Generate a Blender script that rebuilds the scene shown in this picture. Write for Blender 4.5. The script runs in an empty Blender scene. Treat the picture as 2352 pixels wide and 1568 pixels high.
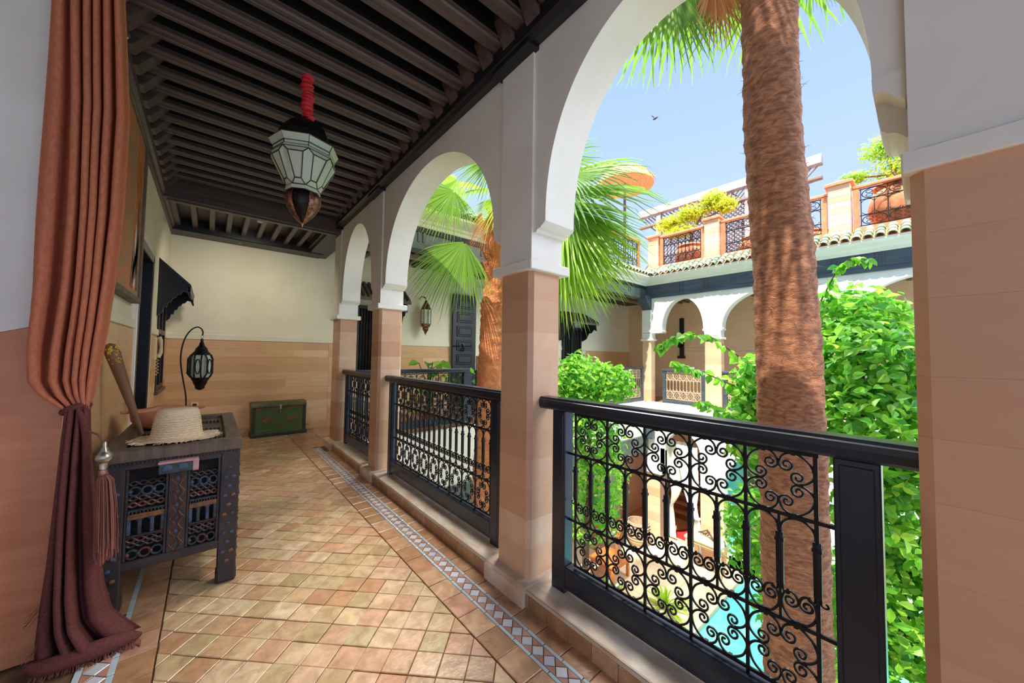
import bpy, bmesh, math, random
import numpy as np
from mathutils import Vector, Matrix
R = random.Random(7)
PI = math.pi
S = bpy.context.scene
COL = S.collection

# ------------------------------------------------------------------ camera, sky, sun, exposure
def setup():
    yaw, p, r, f = 0.705845, 0.0397041, 0.0131555, 811.4756
    fw = Vector((math.sin(yaw)*math.cos(p), math.cos(yaw)*math.cos(p), math.sin(p)))
    ri = Vector((math.cos(yaw), -math.sin(yaw), 0)); up = ri.cross(fw)
    ri2 = ri*math.cos(r) + up*math.sin(r); up2 = -ri*math.sin(r) + up*math.cos(r)
    cd = bpy.data.cameras.new('camera'); cam = bpy.data.objects.new('camera', cd); COL.objects.link(cam)
    m = Matrix((ri2, up2, -fw)).transposed().to_4x4(); m.translation = (0, 0, 1.3)
    cam.matrix_world = m
    cd.sensor_fit = 'HORIZONTAL'; cd.sensor_width = 36.0; cd.lens = f/2352*36; cd.clip_start = .02; cd.clip_end = 300
    S.camera = cam
    w = bpy.data.worlds.new('sky'); S.world = w; w.use_nodes = True
    nt = w.node_tree; nt.nodes.clear()
    tc = nt.nodes.new('ShaderNodeTexCoord'); sx = nt.nodes.new('ShaderNodeSeparateXYZ')
    rp = nt.nodes.new('ShaderNodeValToRGB'); bg = nt.nodes.new('ShaderNodeBackground'); out = nt.nodes.new('ShaderNodeOutputWorld')
    nt.links.new(tc.outputs['Generated'], sx.inputs[0]); nt.links.new(sx.outputs['Z'], rp.inputs[0])
    e = rp.color_ramp.elements
    e[0].position = 0.0; e[0].color = (.52, .63, .84, 1)
    e[1].position = 0.75; e[1].color = (.22, .34, .68, 1)
    k = e.new(.30); k.color = (.34, .445, .74, 1)
    nt.links.new(rp.outputs[0], bg.inputs[0]); bg.inputs[1].default_value = .88
    nt.links.new(bg.outputs[0], out.inputs[0])
    sd = bpy.data.lights.new('sun', 'SUN'); sd.energy = 4.3; sd.angle = .012; sd.color = (1, .93, .80)
    so = bpy.data.objects.new('sun', sd); COL.objects.link(so)
    el = math.radians(62); d = Vector((-math.cos(el)*.97, -math.cos(el)*.24, math.sin(el)))
    so.rotation_euler = d.to_track_quat('Z', 'Y').to_euler()
    # added soft area lamps over the patio, brightening the gallery
    for loc, aim, en, sz in (((8.2, 7.4, 18.0), (.6, 2.6, 0), 5600, 9), ((9.5, -4.5, 8.5), (.2, 6.0, 1.0), 640, 7)):
        ad = bpy.data.lights.new('patio_fill', 'AREA'); ad.shape = 'RECTANGLE'; ad.size = sz; ad.size_y = sz; ad.energy = en; ad.color = (1, .99, .97)
        ao = bpy.data.objects.new('patio_fill', ad); COL.objects.link(ao)
        ao.location = loc; ao.rotation_euler = (Vector(loc)-Vector(aim)).to_track_quat('Z', 'Y').to_euler()
    S.view_settings.view_transform = 'Standard'; S.view_settings.look = 'None'
    S.view_settings.gamma = 1; S.view_settings.use_curve_mapping = False; S.view_settings.exposure = 1.10
    S.cycles.max_bounces = 12; S.cycles.diffuse_bounces = 7; S.cycles.transparent_max_bounces = 12
    S.cycles.use_adaptive_sampling = True; S.cycles.adaptive_threshold = .02; S.cycles.use_denoising = True
    S.cycles.sample_clamp_indirect = 8
setup()

# ------------------------------------------------------------------ materials
def lin(c): return tuple((x/12.92 if x <= .04045 else ((x+.055)/1.055)**2.4) for x in (v/255 for v in c))
def L4(c): return (*lin(c), 1)
MATS = {}
def mat(name, c, rough=.6, metal=0, c2=None, scale=8, detail=4, bump=0, bscale=None, stretch=None, spec=.5, rnd=None, transl=0, coat=0, alpha=1, emis=None, trans=0, dist=0.0, mottle=.4):
    """c base colour (sRGB), c2 mottling colour, rnd list of sRGB colours picked per object ('obj') or per loose piece ('isl')"""
    if name in MATS: return MATS[name]
    m = bpy.data.materials.new(name); m.use_nodes = True; nt = m.node_tree; N = nt.nodes; Lk = nt.links
    b = N['Principled BSDF']; b.inputs['Roughness'].default_value = rough; b.inputs['Metallic'].default_value = metal
    b.inputs['Specular IOR Level'].default_value = spec
    if coat: b.inputs['Coat Weight'].default_value = coat; b.inputs['Coat Roughness'].default_value = .15
    if trans: b.inputs['Transmission Weight'].default_value = trans
    col = None
    tc = N.new('ShaderNodeTexCoord'); vec = tc.outputs['Object']
    if stretch:
        mp = N.new('ShaderNodeMapping'); mp.inputs['Scale'].default_value = stretch; Lk.new(vec, mp.inputs[0]); vec = mp.outputs[0]
    if rnd:
        mode, cols = rnd
        rp = N.new('ShaderNodeValToRGB'); el = rp.color_ramp.elements; rp.color_ramp.interpolation = 'LINEAR'
        n = len(cols)
        el[0].position = 0; el[0].color = L4(cols[0]); el[1].position = 1; el[1].color = L4(cols[-1])
        for i in range(1, n-1):
            k = el.new(i/(n-1)); k.color = L4(cols[i])
        if mode == 'obj': s = N.new('ShaderNodeObjectInfo').outputs['Random']
        else: s = N.new('ShaderNodeNewGeometry').outputs['Random Per Island']
        Lk.new(s, rp.inputs[0]); col = rp.outputs[0]
    if c2 is not None:
        nz = N.new('ShaderNodeTexNoise'); nz.inputs['Scale'].default_value = scale; nz.inputs['Detail'].default_value = detail; nz.inputs['Distortion'].default_value = dist
        Lk.new(vec, nz.inputs['Vector'])
        r2 = N.new('ShaderNodeMapRange'); r2.inputs[1].default_value = .35; r2.inputs[2].default_value = .68
        Lk.new(nz.outputs['Fac'], r2.inputs[0])
        mx = N.new('ShaderNodeMix'); mx.data_type = 'RGBA'; Lk.new(r2.outputs[0], mx.inputs[0])
        if col is not None: Lk.new(col, mx.inputs[6]); mm = N.new('ShaderNodeMath'); mm.operation = 'MULTIPLY'; mm.inputs[1].default_value = mottle; Lk.new(r2.outputs[0], mm.inputs[0]); Lk.new(mm.outputs[0], mx.inputs[0])
        else: mx.inputs[6].default_value = L4(c)
        mx.inputs[7].default_value = L4(c2); col = mx.outputs[2]
    if col is not None: Lk.new(col, b.inputs['Base Color'])
    else: b.inputs['Base Color'].default_value = L4(c)
    if bump:
        nb = N.new('ShaderNodeTexNoise'); nb.inputs['Scale'].default_value = bscale or scale*4; nb.inputs['Detail'].default_value = 5; Lk.new(vec, nb.inputs['Vector'])
        bp = N.new('ShaderNodeBump'); bp.inputs['Strength'].default_value = bump; bp.inputs['Distance'].default_value = .01
        Lk.new(nb.outputs['Fac'], bp.inputs['Height']); Lk.new(bp.outputs[0], b.inputs['Normal'])
    if transl:
        t = N.new('ShaderNodeBsdfTranslucent'); ms = N.new('ShaderNodeMixShader'); ms.inputs[0].default_value = transl
        if col is not None: Lk.new(col, t.inputs[0])
        else: t.inputs[0].default_value = L4(c)
        o = N['Material Output']; Lk.new(b.outputs[0], ms.inputs[1]); Lk.new(t.outputs[0], ms.inputs[2]); Lk.new(ms.outputs[0], o.inputs[0])
    MATS[name] = m; return m

plaster = mat('white_plaster', (236, 231, 221), .75, c2=(227, 221, 210), scale=3, bump=.08, bscale=25)
cream = mat('cream_plaster', (233, 226, 200), .75, c2=(226, 217, 190), scale=2, bump=.06, bscale=25)
peach = mat('peach_plaster', (243, 216, 178), .8, c2=(236, 206, 168), scale=2)
DADO = [(222, 180, 128), (212, 166, 114), (228, 190, 142), (206, 158, 108), (218, 174, 124), (230, 194, 148)]
dado = mat('polished_stone_dado', (222, 178, 138), .42, c2=(200, 150, 108), scale=5, stretch=(1, 1, 4), rnd=('obj', DADO), bump=.05, bscale=30)
dado_tan = mat('tan_stone_dado', (216, 166, 132), .5, rnd=('obj', [(218, 168, 134), (208, 156, 122), (222, 174, 140)]), c2=(202, 148, 114), scale=3, stretch=(1, 1, 5), bump=.08, bscale=20)
dado_near = mat('orange_stone_dado', (206, 134, 92), .45, c2=(190, 116, 76), scale=3, stretch=(1, 1, 5), bump=.08, bscale=20)
pinkstone = mat('pink_stone', (214, 168, 138), .5, rnd=('obj', [(200, 152, 116), (224, 186, 152), (210, 166, 132), (192, 142, 106), (228, 192, 160), (206, 160, 124)]), c2=(196, 146, 112), scale=7, bump=.06, bscale=40)
marble = mat('pale_marble', (236, 220, 200), .35, c2=(206, 172, 138), scale=5, stretch=(3, 1, 1), detail=7, bump=.04)
joint = mat('stone_joint', (176, 134, 104), .8)
grout = mat('brown_grout', (120, 88, 58), .85, c2=(96, 68, 44), scale=30)
TC = [(210, 176, 132), (192, 162, 118), (216, 184, 146), (196, 144, 108), (172, 152, 106), (226, 200, 160), (206, 162, 130), (190, 140, 98), (212, 178, 136), (184, 162, 116), (204, 154, 126), (220, 190, 148), (184, 136, 98)]
tile_o = mat('terracotta_tile', (200, 150, 110), .36, rnd=('obj', TC), c2=(146, 106, 66), scale=17, detail=9, bump=.25, bscale=45, coat=.06, mottle=.62, dist=.6)
tile_i = mat('terracotta_tile_far', (200, 150, 110), .30, rnd=('isl', TC), c2=(138, 92, 56), scale=17, detail=9, bump=.2, bscale=45, coat=.12, mottle=.62, dist=.6)
tile_b = mat('border_terracotta', (205, 160, 116), .30, rnd=('obj', [(206, 160, 118), (186, 138, 98), (214, 172, 132), (192, 140, 100), (172, 134, 96), (208, 156, 128)]), c2=(136, 90, 54), scale=15, detail=8, bump=.2, bscale=40, coat=.12, mottle=.6, dist=.6)
blueglaze = mat('pale_blue_glaze', (186, 202, 206), .25, rnd=('obj', [(180, 198, 204), (200, 212, 214), (172, 190, 192)]), c2=(166, 180, 176), scale=12)
whiteglaze = mat('lilac_white_glaze', (206, 204, 206), .25, rnd=('obj', [(206, 206, 210), (214, 210, 208), (190, 190, 196)]))
pinktri = mat('pink_terracotta_fill', (196, 146, 120), .4, c2=(170, 116, 92), scale=10)
joistm = mat('dark_brown_joist', (92, 75, 70), .42, c2=(66, 54, 52), scale=4, stretch=(.4, 6, 6), bump=.1)
boardm = mat('black_ceiling_board', (24, 22, 26), .6, c2=(14, 14, 18), scale=5)
blackwood = mat('black_painted_wood', (26, 27, 34), .38, c2=(18, 18, 24), scale=6)
railm = mat('satin_black_rail', (36, 43, 58), .26, c2=(30, 36, 49), scale=5)
ironm = mat('black_wrought_iron', (28, 27, 30), .45, metal=.4, bump=.1, bscale=80)
bluewood = mat('blue_black_fascia', (74, 86, 98), .5, c2=(58, 66, 76), scale=6, stretch=(1, .3, 3))
greenwood = mat('grey_green_fascia', (92, 104, 98), .5, c2=(70, 78, 74), scale=6)
doorm = mat('green_black_door', (38, 48, 50), .4, c2=(26, 32, 34), scale=5)
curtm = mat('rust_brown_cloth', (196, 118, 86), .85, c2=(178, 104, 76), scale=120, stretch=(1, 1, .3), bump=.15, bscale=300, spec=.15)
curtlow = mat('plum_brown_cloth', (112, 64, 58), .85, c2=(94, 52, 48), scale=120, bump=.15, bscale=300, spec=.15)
tasselm = mat('brown_tassel_thread', (140, 84, 66), .8, rnd=('isl', [(150, 92, 74), (118, 66, 52), (166, 106, 84)]))
silver = mat('aged_silver', (190, 180, 160), .3, metal=.9, c2=(150, 140, 120), scale=20)
brass = mat('brass', (190, 150, 90), .3, metal=1)
copper = mat('pierced_copper', (168, 120, 98), .32, metal=.85, c2=(96, 66, 56), scale=60, detail=2)
darkmetal = mat('dark_pierced_metal', (48, 40, 38), .4, metal=.7, c2=(24, 20, 20), scale=90, detail=1)
glassm = mat('frosted_glass', (238, 246, 230), .35, c2=(226, 236, 216), scale=3, transl=.5)
came = mat('bronze_came', (84, 66, 50), .4, metal=.7)
redcloth = mat('red_cloth', (214, 30, 46), .6, c2=(180, 20, 36), scale=20)
tablew = mat('dark_carved_wood', (62, 50, 48), .5, c2=(40, 36, 40), scale=9, stretch=(1, 1, 1), bump=.3, bscale=40)
topwood = mat('worn_grey_brown_wood', (112, 92, 74), .5, c2=(84, 68, 56), scale=6, stretch=(6, 1, 1), bump=.15)
paint_t = mat('worn_teal_paint', (50, 78, 84), .5, c2=(46, 42, 40), scale=30)
paint_o = mat('worn_orange_paint', (142, 92, 52), .5, c2=(84, 58, 42), scale=35)
paint_r = mat('worn_red_paint', (112, 64, 56), .5, c2=(62, 44, 42), scale=35)
paint_b = mat('worn_blue_paint', (72, 92, 118), .5, c2=(52, 54, 62), scale=30)
paint_p = mat('pink_white_paint', (208, 160, 160), .5, c2=(186, 120, 118), scale=20)
straw = mat('woven_straw', (246, 226, 192), .8, c2=(226, 190, 142), scale=60, stretch=(1, 1, 4), bump=.5, bscale=120)
clay = mat('salmon_wood', (206, 140, 104), .5, c2=(186, 112, 78), scale=6)
clubw = mat('brown_wood_club', (140, 100, 72), .5, c2=(110, 76, 54), scale=8, stretch=(1, 1, .3))
yellow = mat('yellow_paint_flecks', (232, 204, 30), .5, c2=(196, 160, 40), scale=70)
greenchest = mat('worn_green_paint', (36, 104, 48), .45, c2=(92, 84, 34), scale=14, stretch=(.6, 1, 2), detail=6)
chestedge = mat('dark_green_edge', (30, 62, 36), .45, c2=(52, 48, 26), scale=14)
rustspot = mat('worn_ochre_paint', (132, 92, 44), .5, c2=(60, 84, 40), scale=16)
ivory = mat('ivory_plastic', (226, 206, 160), .4)
paper = mat('painted_canvas', (150, 128, 100), .6, c2=(206, 118, 60), scale=5, detail=5, dist=1.5)
canvas2 = mat('orange_canvas', (206, 122, 60), .6, c2=(150, 84, 40), scale=12)
picframe = mat('grey_wood_frame', (110, 98, 82), .6, c2=(90, 80, 66), scale=10)
trunkm = mat('palm_trunk_bark', (112, 70, 50), .95, c2=(170, 116, 82), scale=16, detail=10, stretch=(1, 1, 2.6), bump=.9, bscale=70, dist=.7)
trunk2m = mat('orange_palm_bark', (176, 104, 62), .95, c2=(206, 134, 84), scale=9, detail=9, stretch=(1, 1, 1.6), bump=1.0, bscale=30, dist=1.5)
hairm = mat('palm_fibre', (150, 112, 84), .95)
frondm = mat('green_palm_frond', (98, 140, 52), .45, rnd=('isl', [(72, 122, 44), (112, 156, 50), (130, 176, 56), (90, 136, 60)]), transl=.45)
frondy = mat('yellow_green_frond', (150, 190, 30), .45, rnd=('isl', [(130, 180, 28), (164, 204, 36), (110, 164, 40)]), transl=.5)  # brighter yellow-green blades for fronds, agave and grass
dryf = mat('dry_palm_frond', (190, 130, 70), .8, rnd=('isl', [(196, 136, 74), (168, 104, 54), (214, 166, 104)]), transl=.3)
LG = [(84, 164, 50), (118, 196, 54), (156, 220, 62), (72, 150, 66), (190, 232, 80), (104, 180, 72)]
leafo = mat('green_leaf', (80, 150, 30), .4, rnd=('obj', LG), transl=.48)
leafi = mat('green_leaf_mass', (80, 150, 30), .4, rnd=('isl', LG), transl=.48)
LY = [(176, 190, 30), (200, 206, 40), (150, 176, 36), (214, 204, 60)]
leafyo = mat('yellow_green_leaf', (180, 190, 30), .5, rnd=('obj', LY), transl=.4)
leafyi = mat('yellow_green_leaf_mass', (180, 190, 30), .5, rnd=('isl', LY), transl=.4)
stemm = mat('grey_brown_stem', (110, 84, 62), .9, c2=(80, 60, 44), scale=20)
redleaf = mat('red_flower', (190, 20, 40), .5, transl=.3)
rooftile = mat('green_glazed_roof_tile', (86, 132, 110), .3, rnd=('obj', [(52, 100, 88), (80, 126, 108), (170, 160, 124), (60, 108, 96), (120, 140, 116), (46, 90, 84)]), c2=(170, 160, 124), scale=14)
terracot = mat('terracotta_paint', (206, 138, 96), .6, c2=(186, 116, 76), scale=10)
potm = mat('terracotta_pot', (206, 136, 92), .8, c2=(176, 104, 66), scale=9, bump=.3)
pergm = mat('grey_white_timber', (150, 150, 154), .6, c2=(112, 110, 108), scale=6)
latt = mat('grey_brown_lattice', (104, 92, 88), .7)
thatch = mat('straw_thatch', (224, 172, 104), .95, c2=(190, 130, 70), scale=18, stretch=(1, 1, .3), bump=.6)
turq = mat('turquoise_plaster', (126, 200, 190), .6, c2=(150, 214, 204), scale=3)
groundm = mat('courtyard_stone', (230, 206, 172), .6, c2=(214, 184, 146), scale=2)
whitecl = mat('white_cotton', (240, 238, 232), .85)
orangew = mat('orange_wood', (198, 118, 56), .45, c2=(170, 92, 40), scale=8)
redrug = mat('red_rug', (196, 40, 40), .9)
wicker = mat('wicker', (196, 176, 150), .8, c2=(150, 126, 100), scale=40)
stairm = mat('brown_stair_tile', (150, 96, 70), .5, c2=(126, 76, 54), scale=10)
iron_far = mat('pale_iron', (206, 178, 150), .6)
dkglass = mat('dark_window_glass', (24, 28, 30), .1)

def watermat():
    m = bpy.data.materials.new('pool_water'); m.use_nodes = True; b = m.node_tree.nodes['Principled BSDF']
    b.inputs['Base Color'].default_value = L4((96, 200, 188)); b.inputs['Roughness'].default_value = .06
    nt = m.node_tree; nz = nt.nodes.new('ShaderNodeTexNoise'); nz.inputs['Scale'].default_value = 6; nz.inputs['Detail'].default_value = 4
    bp = nt.nodes.new('ShaderNodeBump'); bp.inputs['Strength'].default_value = .35; bp.inputs['Distance'].default_value = .05
    nt.links.new(nz.outputs['Fac'], bp.inputs['Height']); nt.links.new(bp.outputs[0], b.inputs['Normal'])
    return m
waterm = watermat()

# ------------------------------------------------------------------ mesh helpers
class MB:
    def __init__(s): s.v = []; s.f = []
    def add(s, vs, fs):
        n = len(s.v); s.v += [tuple(map(float, v)) for v in vs]; s.f += [tuple(i+n for i in f) for f in fs]; return s
    def box(s, x0, x1, y0, y1, z0, z1, c=0):
        if c <= 0:
            return s.add([(x0,y0,z0),(x1,y0,z0),(x1,y1,z0),(x0,y1,z0),(x0,y0,z1),(x1,y0,z1),(x1,y1,z1),(x0,y1,z1)],
                  [(0,3,2,1),(4,5,6,7),(0,1,5,4),(1,2,6,5),(2,3,7,6),(3,0,4,7)])
        V = []; idx = {}
        X = (x0,x1); Y = (y0,y1); Z = (z0,z1)
        for i in (0,1):
            for j in (0,1):
                for k in (0,1):
                    sx, sy, sz = (1-2*i)*c, (1-2*j)*c, (1-2*k)*c
                    idx[i,j,k,0] = len(V); V.append((X[i], Y[j]+sy, Z[k]+sz))
                    idx[i,j,k,1] = len(V); V.append((X[i]+sx, Y[j], Z[k]+sz))
                    idx[i,j,k,2] = len(V); V.append((X[i]+sx, Y[j]+sy, Z[k]))
        F = []
        for i in (0,1):
            F.append([idx[i,0,0,0],idx[i,1,0,0],idx[i,1,1,0],idx[i,0,1,0]][::1 if i else -1])
            F.append([idx[0,i,0,1],idx[0,i,1,1],idx[1,i,1,1],idx[1,i,0,1]][::1 if i else -1])
            F.append([idx[0,0,i,2],idx[1,0,i,2],idx[1,1,i,2],idx[0,1,i,2]][::1 if i else -1])
        for a in (0,1):
            for b in (0,1):
                F.append([idx[a,b,0,0],idx[a,b,1,0],idx[a,b,1,1],idx[a,b,0,1]])
                F.append([idx[a,0,b,0],idx[a,1,b,0],idx[a,1,b,2],idx[a,0,b,2]])
                F.append([idx[0,a,b,1],idx[1,a,b,1],idx[1,a,b,2],idx[0,a,b,2]])
                for k in (0,1): F.append([idx[a,b,k,0],idx[a,b,k,1],idx[a,b,k,2]])
        return s.add(V, F)
    def prism(s, poly, axis, a, b):
        """poly in the plane across `axis` ('x': (y,z), 'y': (x,z), 'z': (x,y)), from a to b"""
        n = len(poly)
        def P(p, t): return {'x': (t, p[0], p[1]), 'y': (p[0], t, p[1]), 'z': (p[0], p[1], t)}[axis]
        V = [P(p, a) for p in poly] + [P(p, b) for p in poly]
        F = [tuple(range(n))[::-1], tuple(range(n, 2*n))] + [(i, (i+1) % n, (i+1) % n+n, i+n) for i in range(n)]
        return s.add(V, F)
    def lathe(s, prof, n=16, c=(0,0,0), a0=0, cap=True):
        V = []; F = []; m = len(prof)
        for r, z in prof:
            for k in range(n):
                t = a0+2*PI*k/n; V.append((c[0]+r*math.cos(t), c[1]+r*math.sin(t), c[2]+z))
        for i in range(m-1):
            for k in range(n): F.append((i*n+k, i*n+(k+1) % n, (i+1)*n+(k+1) % n, (i+1)*n+k))
        if cap: F += [tuple(range(n))[::-1], tuple(range((m-1)*n, m*n))]
        return s.add(V, F)
    def tube(s, pts, r, n=6, cap=True):
        pts = [Vector(p) for p in pts]; m = len(pts); V = []; F = []
        t0 = (pts[1]-pts[0]).normalized(); a = Vector((0,0,1)) if abs(t0.z) < .9 else Vector((1,0,0)); u = t0.cross(a).normalized()
        for i, p in enumerate(pts):
            t = (pts[min(i+1, m-1)]-pts[max(i-1, 0)]).normalized()
            u = (u - t*u.dot(t)).normalized(); w = t.cross(u)
            rr = r[i] if isinstance(r, (list, tuple)) else r
            for k in range(n):
                an = 2*PI*k/n; V.append(p + (u*math.cos(an)+w*math.sin(an))*rr)
        for i in range(m-1):
            for k in range(n): F.append((i*n+k, i*n+(k+1) % n, (i+1)*n+(k+1) % n, (i+1)*n+k))
        if cap: F += [tuple(range(n))[::-1], tuple(range((m-1)*n, m*n))]
        return s.add(V, F)
    def ball(s, c, r, n=10, m=6, sz=1):
        return s.lathe([(r*math.sin(PI*i/m)+1e-4, -r*math.cos(PI*i/m)*sz) for i in range(m+1)], n, c)
    def mesh(s, name, m=None, smooth=False):
        me = bpy.data.meshes.new(name); me.from_pydata(s.v, [], s.f)
        if m is not None: me.materials.append(m)
        bm = bmesh.new(); bm.from_mesh(me); bmesh.ops.recalc_face_normals(bm, faces=bm.faces); bm.to_mesh(me); bm.free()
        if smooth:
            for p in me.polygons: p.use_smooth = True
            me.set_sharp_from_angle(angle=math.radians(smooth if smooth is not True else 50))
        return me
    def build(s, name, m, parent=None, smooth=False, **k):
        return link(name, s.mesh(name, m, smooth), parent, **k)

def props(o, label=None, cat=None, group=None, kind=None):
    if label: o['label'] = label
    if cat: o['category'] = cat
    if group: o['group'] = group
    if kind: o['kind'] = kind
    return o
LOCAL = set()
def is_local(o):
    while o is not None:
        if o.name in LOCAL: return True
        o = o.parent
    return False
def wt(o):
    if o.parent is None: return Vector(o.location)
    return wt(o.parent)+o.matrix_parent_inverse.translation+Vector(o.location)
def link(name, me, parent=None, loc=None, rot=None, scale=None, **k):
    o = bpy.data.objects.new(name, me); COL.objects.link(o)
    if parent is not None:
        o.parent = parent
        if loc is None and not is_local(parent):
            o.matrix_parent_inverse = Matrix.Translation(-wt(parent))
    if loc is not None: o.location = loc
    if rot is not None: o.rotation_euler = rot
    if scale is not None: o.scale = scale
    return props(o, **k)
def thing(name, loc, label, cat, group=None, rotz=0, local=False):
    o = bpy.data.objects.new(name, None); COL.objects.link(o); o.location = loc; o.rotation_euler = (0,0,rotz); o.empty_display_size = .1
    if local: LOCAL.add(o.name)
    return props(o, label, cat, group)
def box(name, m, x0, x1, y0, y1, z0, z1, parent=None, c=0, **k):
    return MB().box(x0, x1, y0, y1, z0, z1, c).build(name, m, parent, **k)
ST = dict(kind='structure')
def copy_tree(root, loc, label, group=None, rotz=None):
    c = root.copy(); COL.objects.link(c); c.location = loc
    if rotz is not None: c.rotation_euler = (0,0,rotz)
    c['label'] = label
    if group: c['group'] = group
    def rec(src, dst):
        for ch in list(src.children):
            if ch.name == dst.name: continue
            d = ch.copy(); COL.objects.link(d); d.parent = dst; rec(ch, d)
    rec(root, c); return c

CAM = Vector((0, 0, 1.3))
FWD = Vector((.6487*.999, .7610*.999, .04))
def seen(p, lim=1.5):
    """is a point inside the camera's cone (roughly)"""
    v = Vector(p)-CAM; d = v.dot(FWD)
    if d < .3: return False
    lat = v.x*.761-v.y*.6487; return abs(lat/d) < lim and abs((v.z-.04*d)/d) < 1.02

# ------------------------------------------------------------------ floor of the gallery
XL, XR, YF = -.48, 1.33, 6.9
floor = box('floor', grout, -3.2, 1.62, -2.5, 6.95, -.30, -.008, **ST)
def clip(poly, x0, x1, y0, y1):
    for ax, lim, sg in ((0,x0,1),(0,x1,-1),(1,y0,1),(1,y1,-1)):
        out = []
        for i in range(len(poly)):
            a, b = poly[i], poly[(i+1) % len(poly)]
            da, db = (a[ax]-lim)*sg, (b[ax]-lim)*sg
            if da >= 0: out.append(a)
            if da*db < 0:
                t = da/(da-db); out.append((a[0]+(b[0]-a[0])*t, a[1]+(b[1]-a[1])*t))
        poly = out
        if len(poly) < 3: return []
    return poly
def area(p): return abs(sum(p[i][0]*p[(i+1) % len(p)][1]-p[(i+1) % len(p)][0]*p[i][1] for i in range(len(p))))/2
def tile_geo(mb, poly, gap=.0016, bev=.003, z0=-.012, z1=0, tilt=0, rr=R):
    cx = sum(p[0] for p in poly)/len(poly); cy = sum(p[1] for p in poly)/len(poly)
    def sh(d):
        o = []
        for x, y in poly:
            l = math.hypot(x-cx, y-cy) or 1; k = max(.2, (l-d*1.41)/l); o.append((cx+(x-cx)*k, cy+(y-cy)*k))
        return o
    A, B = sh(gap), sh(gap+bev); n = len(poly); tx, ty = rr.uniform(-tilt, tilt), rr.uniform(-tilt, tilt)
    f = lambda x, y: (x-cx)*tx+(y-cy)*ty
    V = [(x, y, z0) for x, y in A]+[(x, y, z1-.002+f(x, y)) for x, y in A]+[(x, y, z1+f(x, y)) for x, y in B]
    F = [tuple(range(2*n, 3*n))]
    for i in range(n):
        j = (i+1) % n; F += [(i, j, j+n, i+n), (i+n, j+n, j+2*n, i+2*n)]
    mb.add(V, F)
def lay(polys, name, m, mi, limit=300, mass=None, tilt=.006, z1=0):
    polys = sorted(polys, key=lambda p: (0 if seen((p[0][0], p[0][1], 0)) else 50)+math.hypot(p[0][0], p[0][1]))
    for p in polys[:limit]:
        mb = MB(); tile_geo(mb, p, tilt=tilt, z1=z1+R.uniform(-.0008, .0008)); mb.build(name, m, floor)
    if polys[limit:]:
        mb = MB()
        for p in polys[limit:]: tile_geo(mb, p, tilt=tilt, z1=z1)
        mb.build(mass or name+'s', mi, floor, kind='stuff')
s_ = .116; field = []
for i in range(-60, 110):
    for j in range(-80, 90):
        cx = (i-j)*s_*.7071; cy = (i+j)*s_*.7071+R.uniform(-.003, .003)
        if -.3 < cx < 1.2 and .5 < cy < 6.95:
            q = [(cx+s_*.7071*a, cy+s_*.7071*b) for a, b in ((0,-1),(1,0),(0,1),(-1,0))]
            q = clip(q, -.128, .972, .55, 6.9)
            if q and area(q) > .0008: field.append(q)
lay(field, 'tile', tile_o, tile_i, 300, 'far_tiles')
def strip(x0, x1, y0, y1, dy, off=0):
    o = []; y = y0+off
    while y < y1: o.append([(x0, y), (x1, y), (x1, min(y+dy, y1)), (x0, min(y+dy, y1))]); y += dy
    return o
lay(strip(.976, 1.098, .6, 5.5, .155)+strip(1.198, 1.292, .7, 5.2, .155, .05)+strip(-.25, -.132, 1.6, 6.9, .155)+strip(-.348, -.267, 2.6, 6.9, .155)+strip(-.478, -.365, 2.46, 6.9, .155)+strip(.976, 1.33, 5.5, 6.9, .2)+strip(1.33, 1.64, 5.6, 6.9, .2), 'border_tile', tile_b, tile_i, 300)
lay(strip(1.098, 1.114, .6, 5.5, .11)+strip(1.184, 1.200, .6, 5.5, .11)+strip(-.270, -.248, 1.6, 4.2, .11)+strip(-.37, -.348, 1.6, 4.2, .11), 'blue_strip', blueglaze, blueglaze, 300, tilt=.002)
loz = []; tri = []; y = .62
while y < 5.45:
    c = 1.149; h = .035
    loz.append([(c, y), (c+h, y+h), (c, y+2*h), (c-h, y+h)])
    for sg in (1, -1): tri.append([(c+sg*h, y+h), (c+sg*h, y+3*h), (c, y+2*h)])
    y += 2*h
y = 1.62
while y < 2.5:
    c = -.3075; h = .0405
    if int(y*12) % 3: loz.append([(c, y), (c+h, y+h), (c, y+2*h), (c-h, y+h)])
    for sg in (1, -1): tri.append([(c+sg*h, y+h), (c+sg*h, y+3*h), (c, y+2*h)])
    y += 2*h
lay(loz, 'white_lozenge', whiteglaze, whiteglaze, 200, tilt=.002)
lay(tri, 'pink_triangle', pinktri, pinktri, 260, tilt=.002)
# plain stone paving left and behind, where the photographer stands
pav = []
for i in range(-14, 8):
    for j in range(-10, 8):
        q = clip([(i*.22, j*.22+.5), ((i+1)*.22, j*.22+.5), ((i+1)*.22, (j+1)*.22+.5), (i*.22, (j+1)*.22+.5)], -3.1, 1.29, -2.4, 2.44)
        if q and area(q) > .001:
            cx = sum(p[0] for p in q)/len(q); cy = sum(p[1] for p in q)/len(q)
            if cx < -.37 or cy < .55: pav.append(q)
lay(pav, 'paving_tile', tile_b, tile_i, 0)

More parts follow.
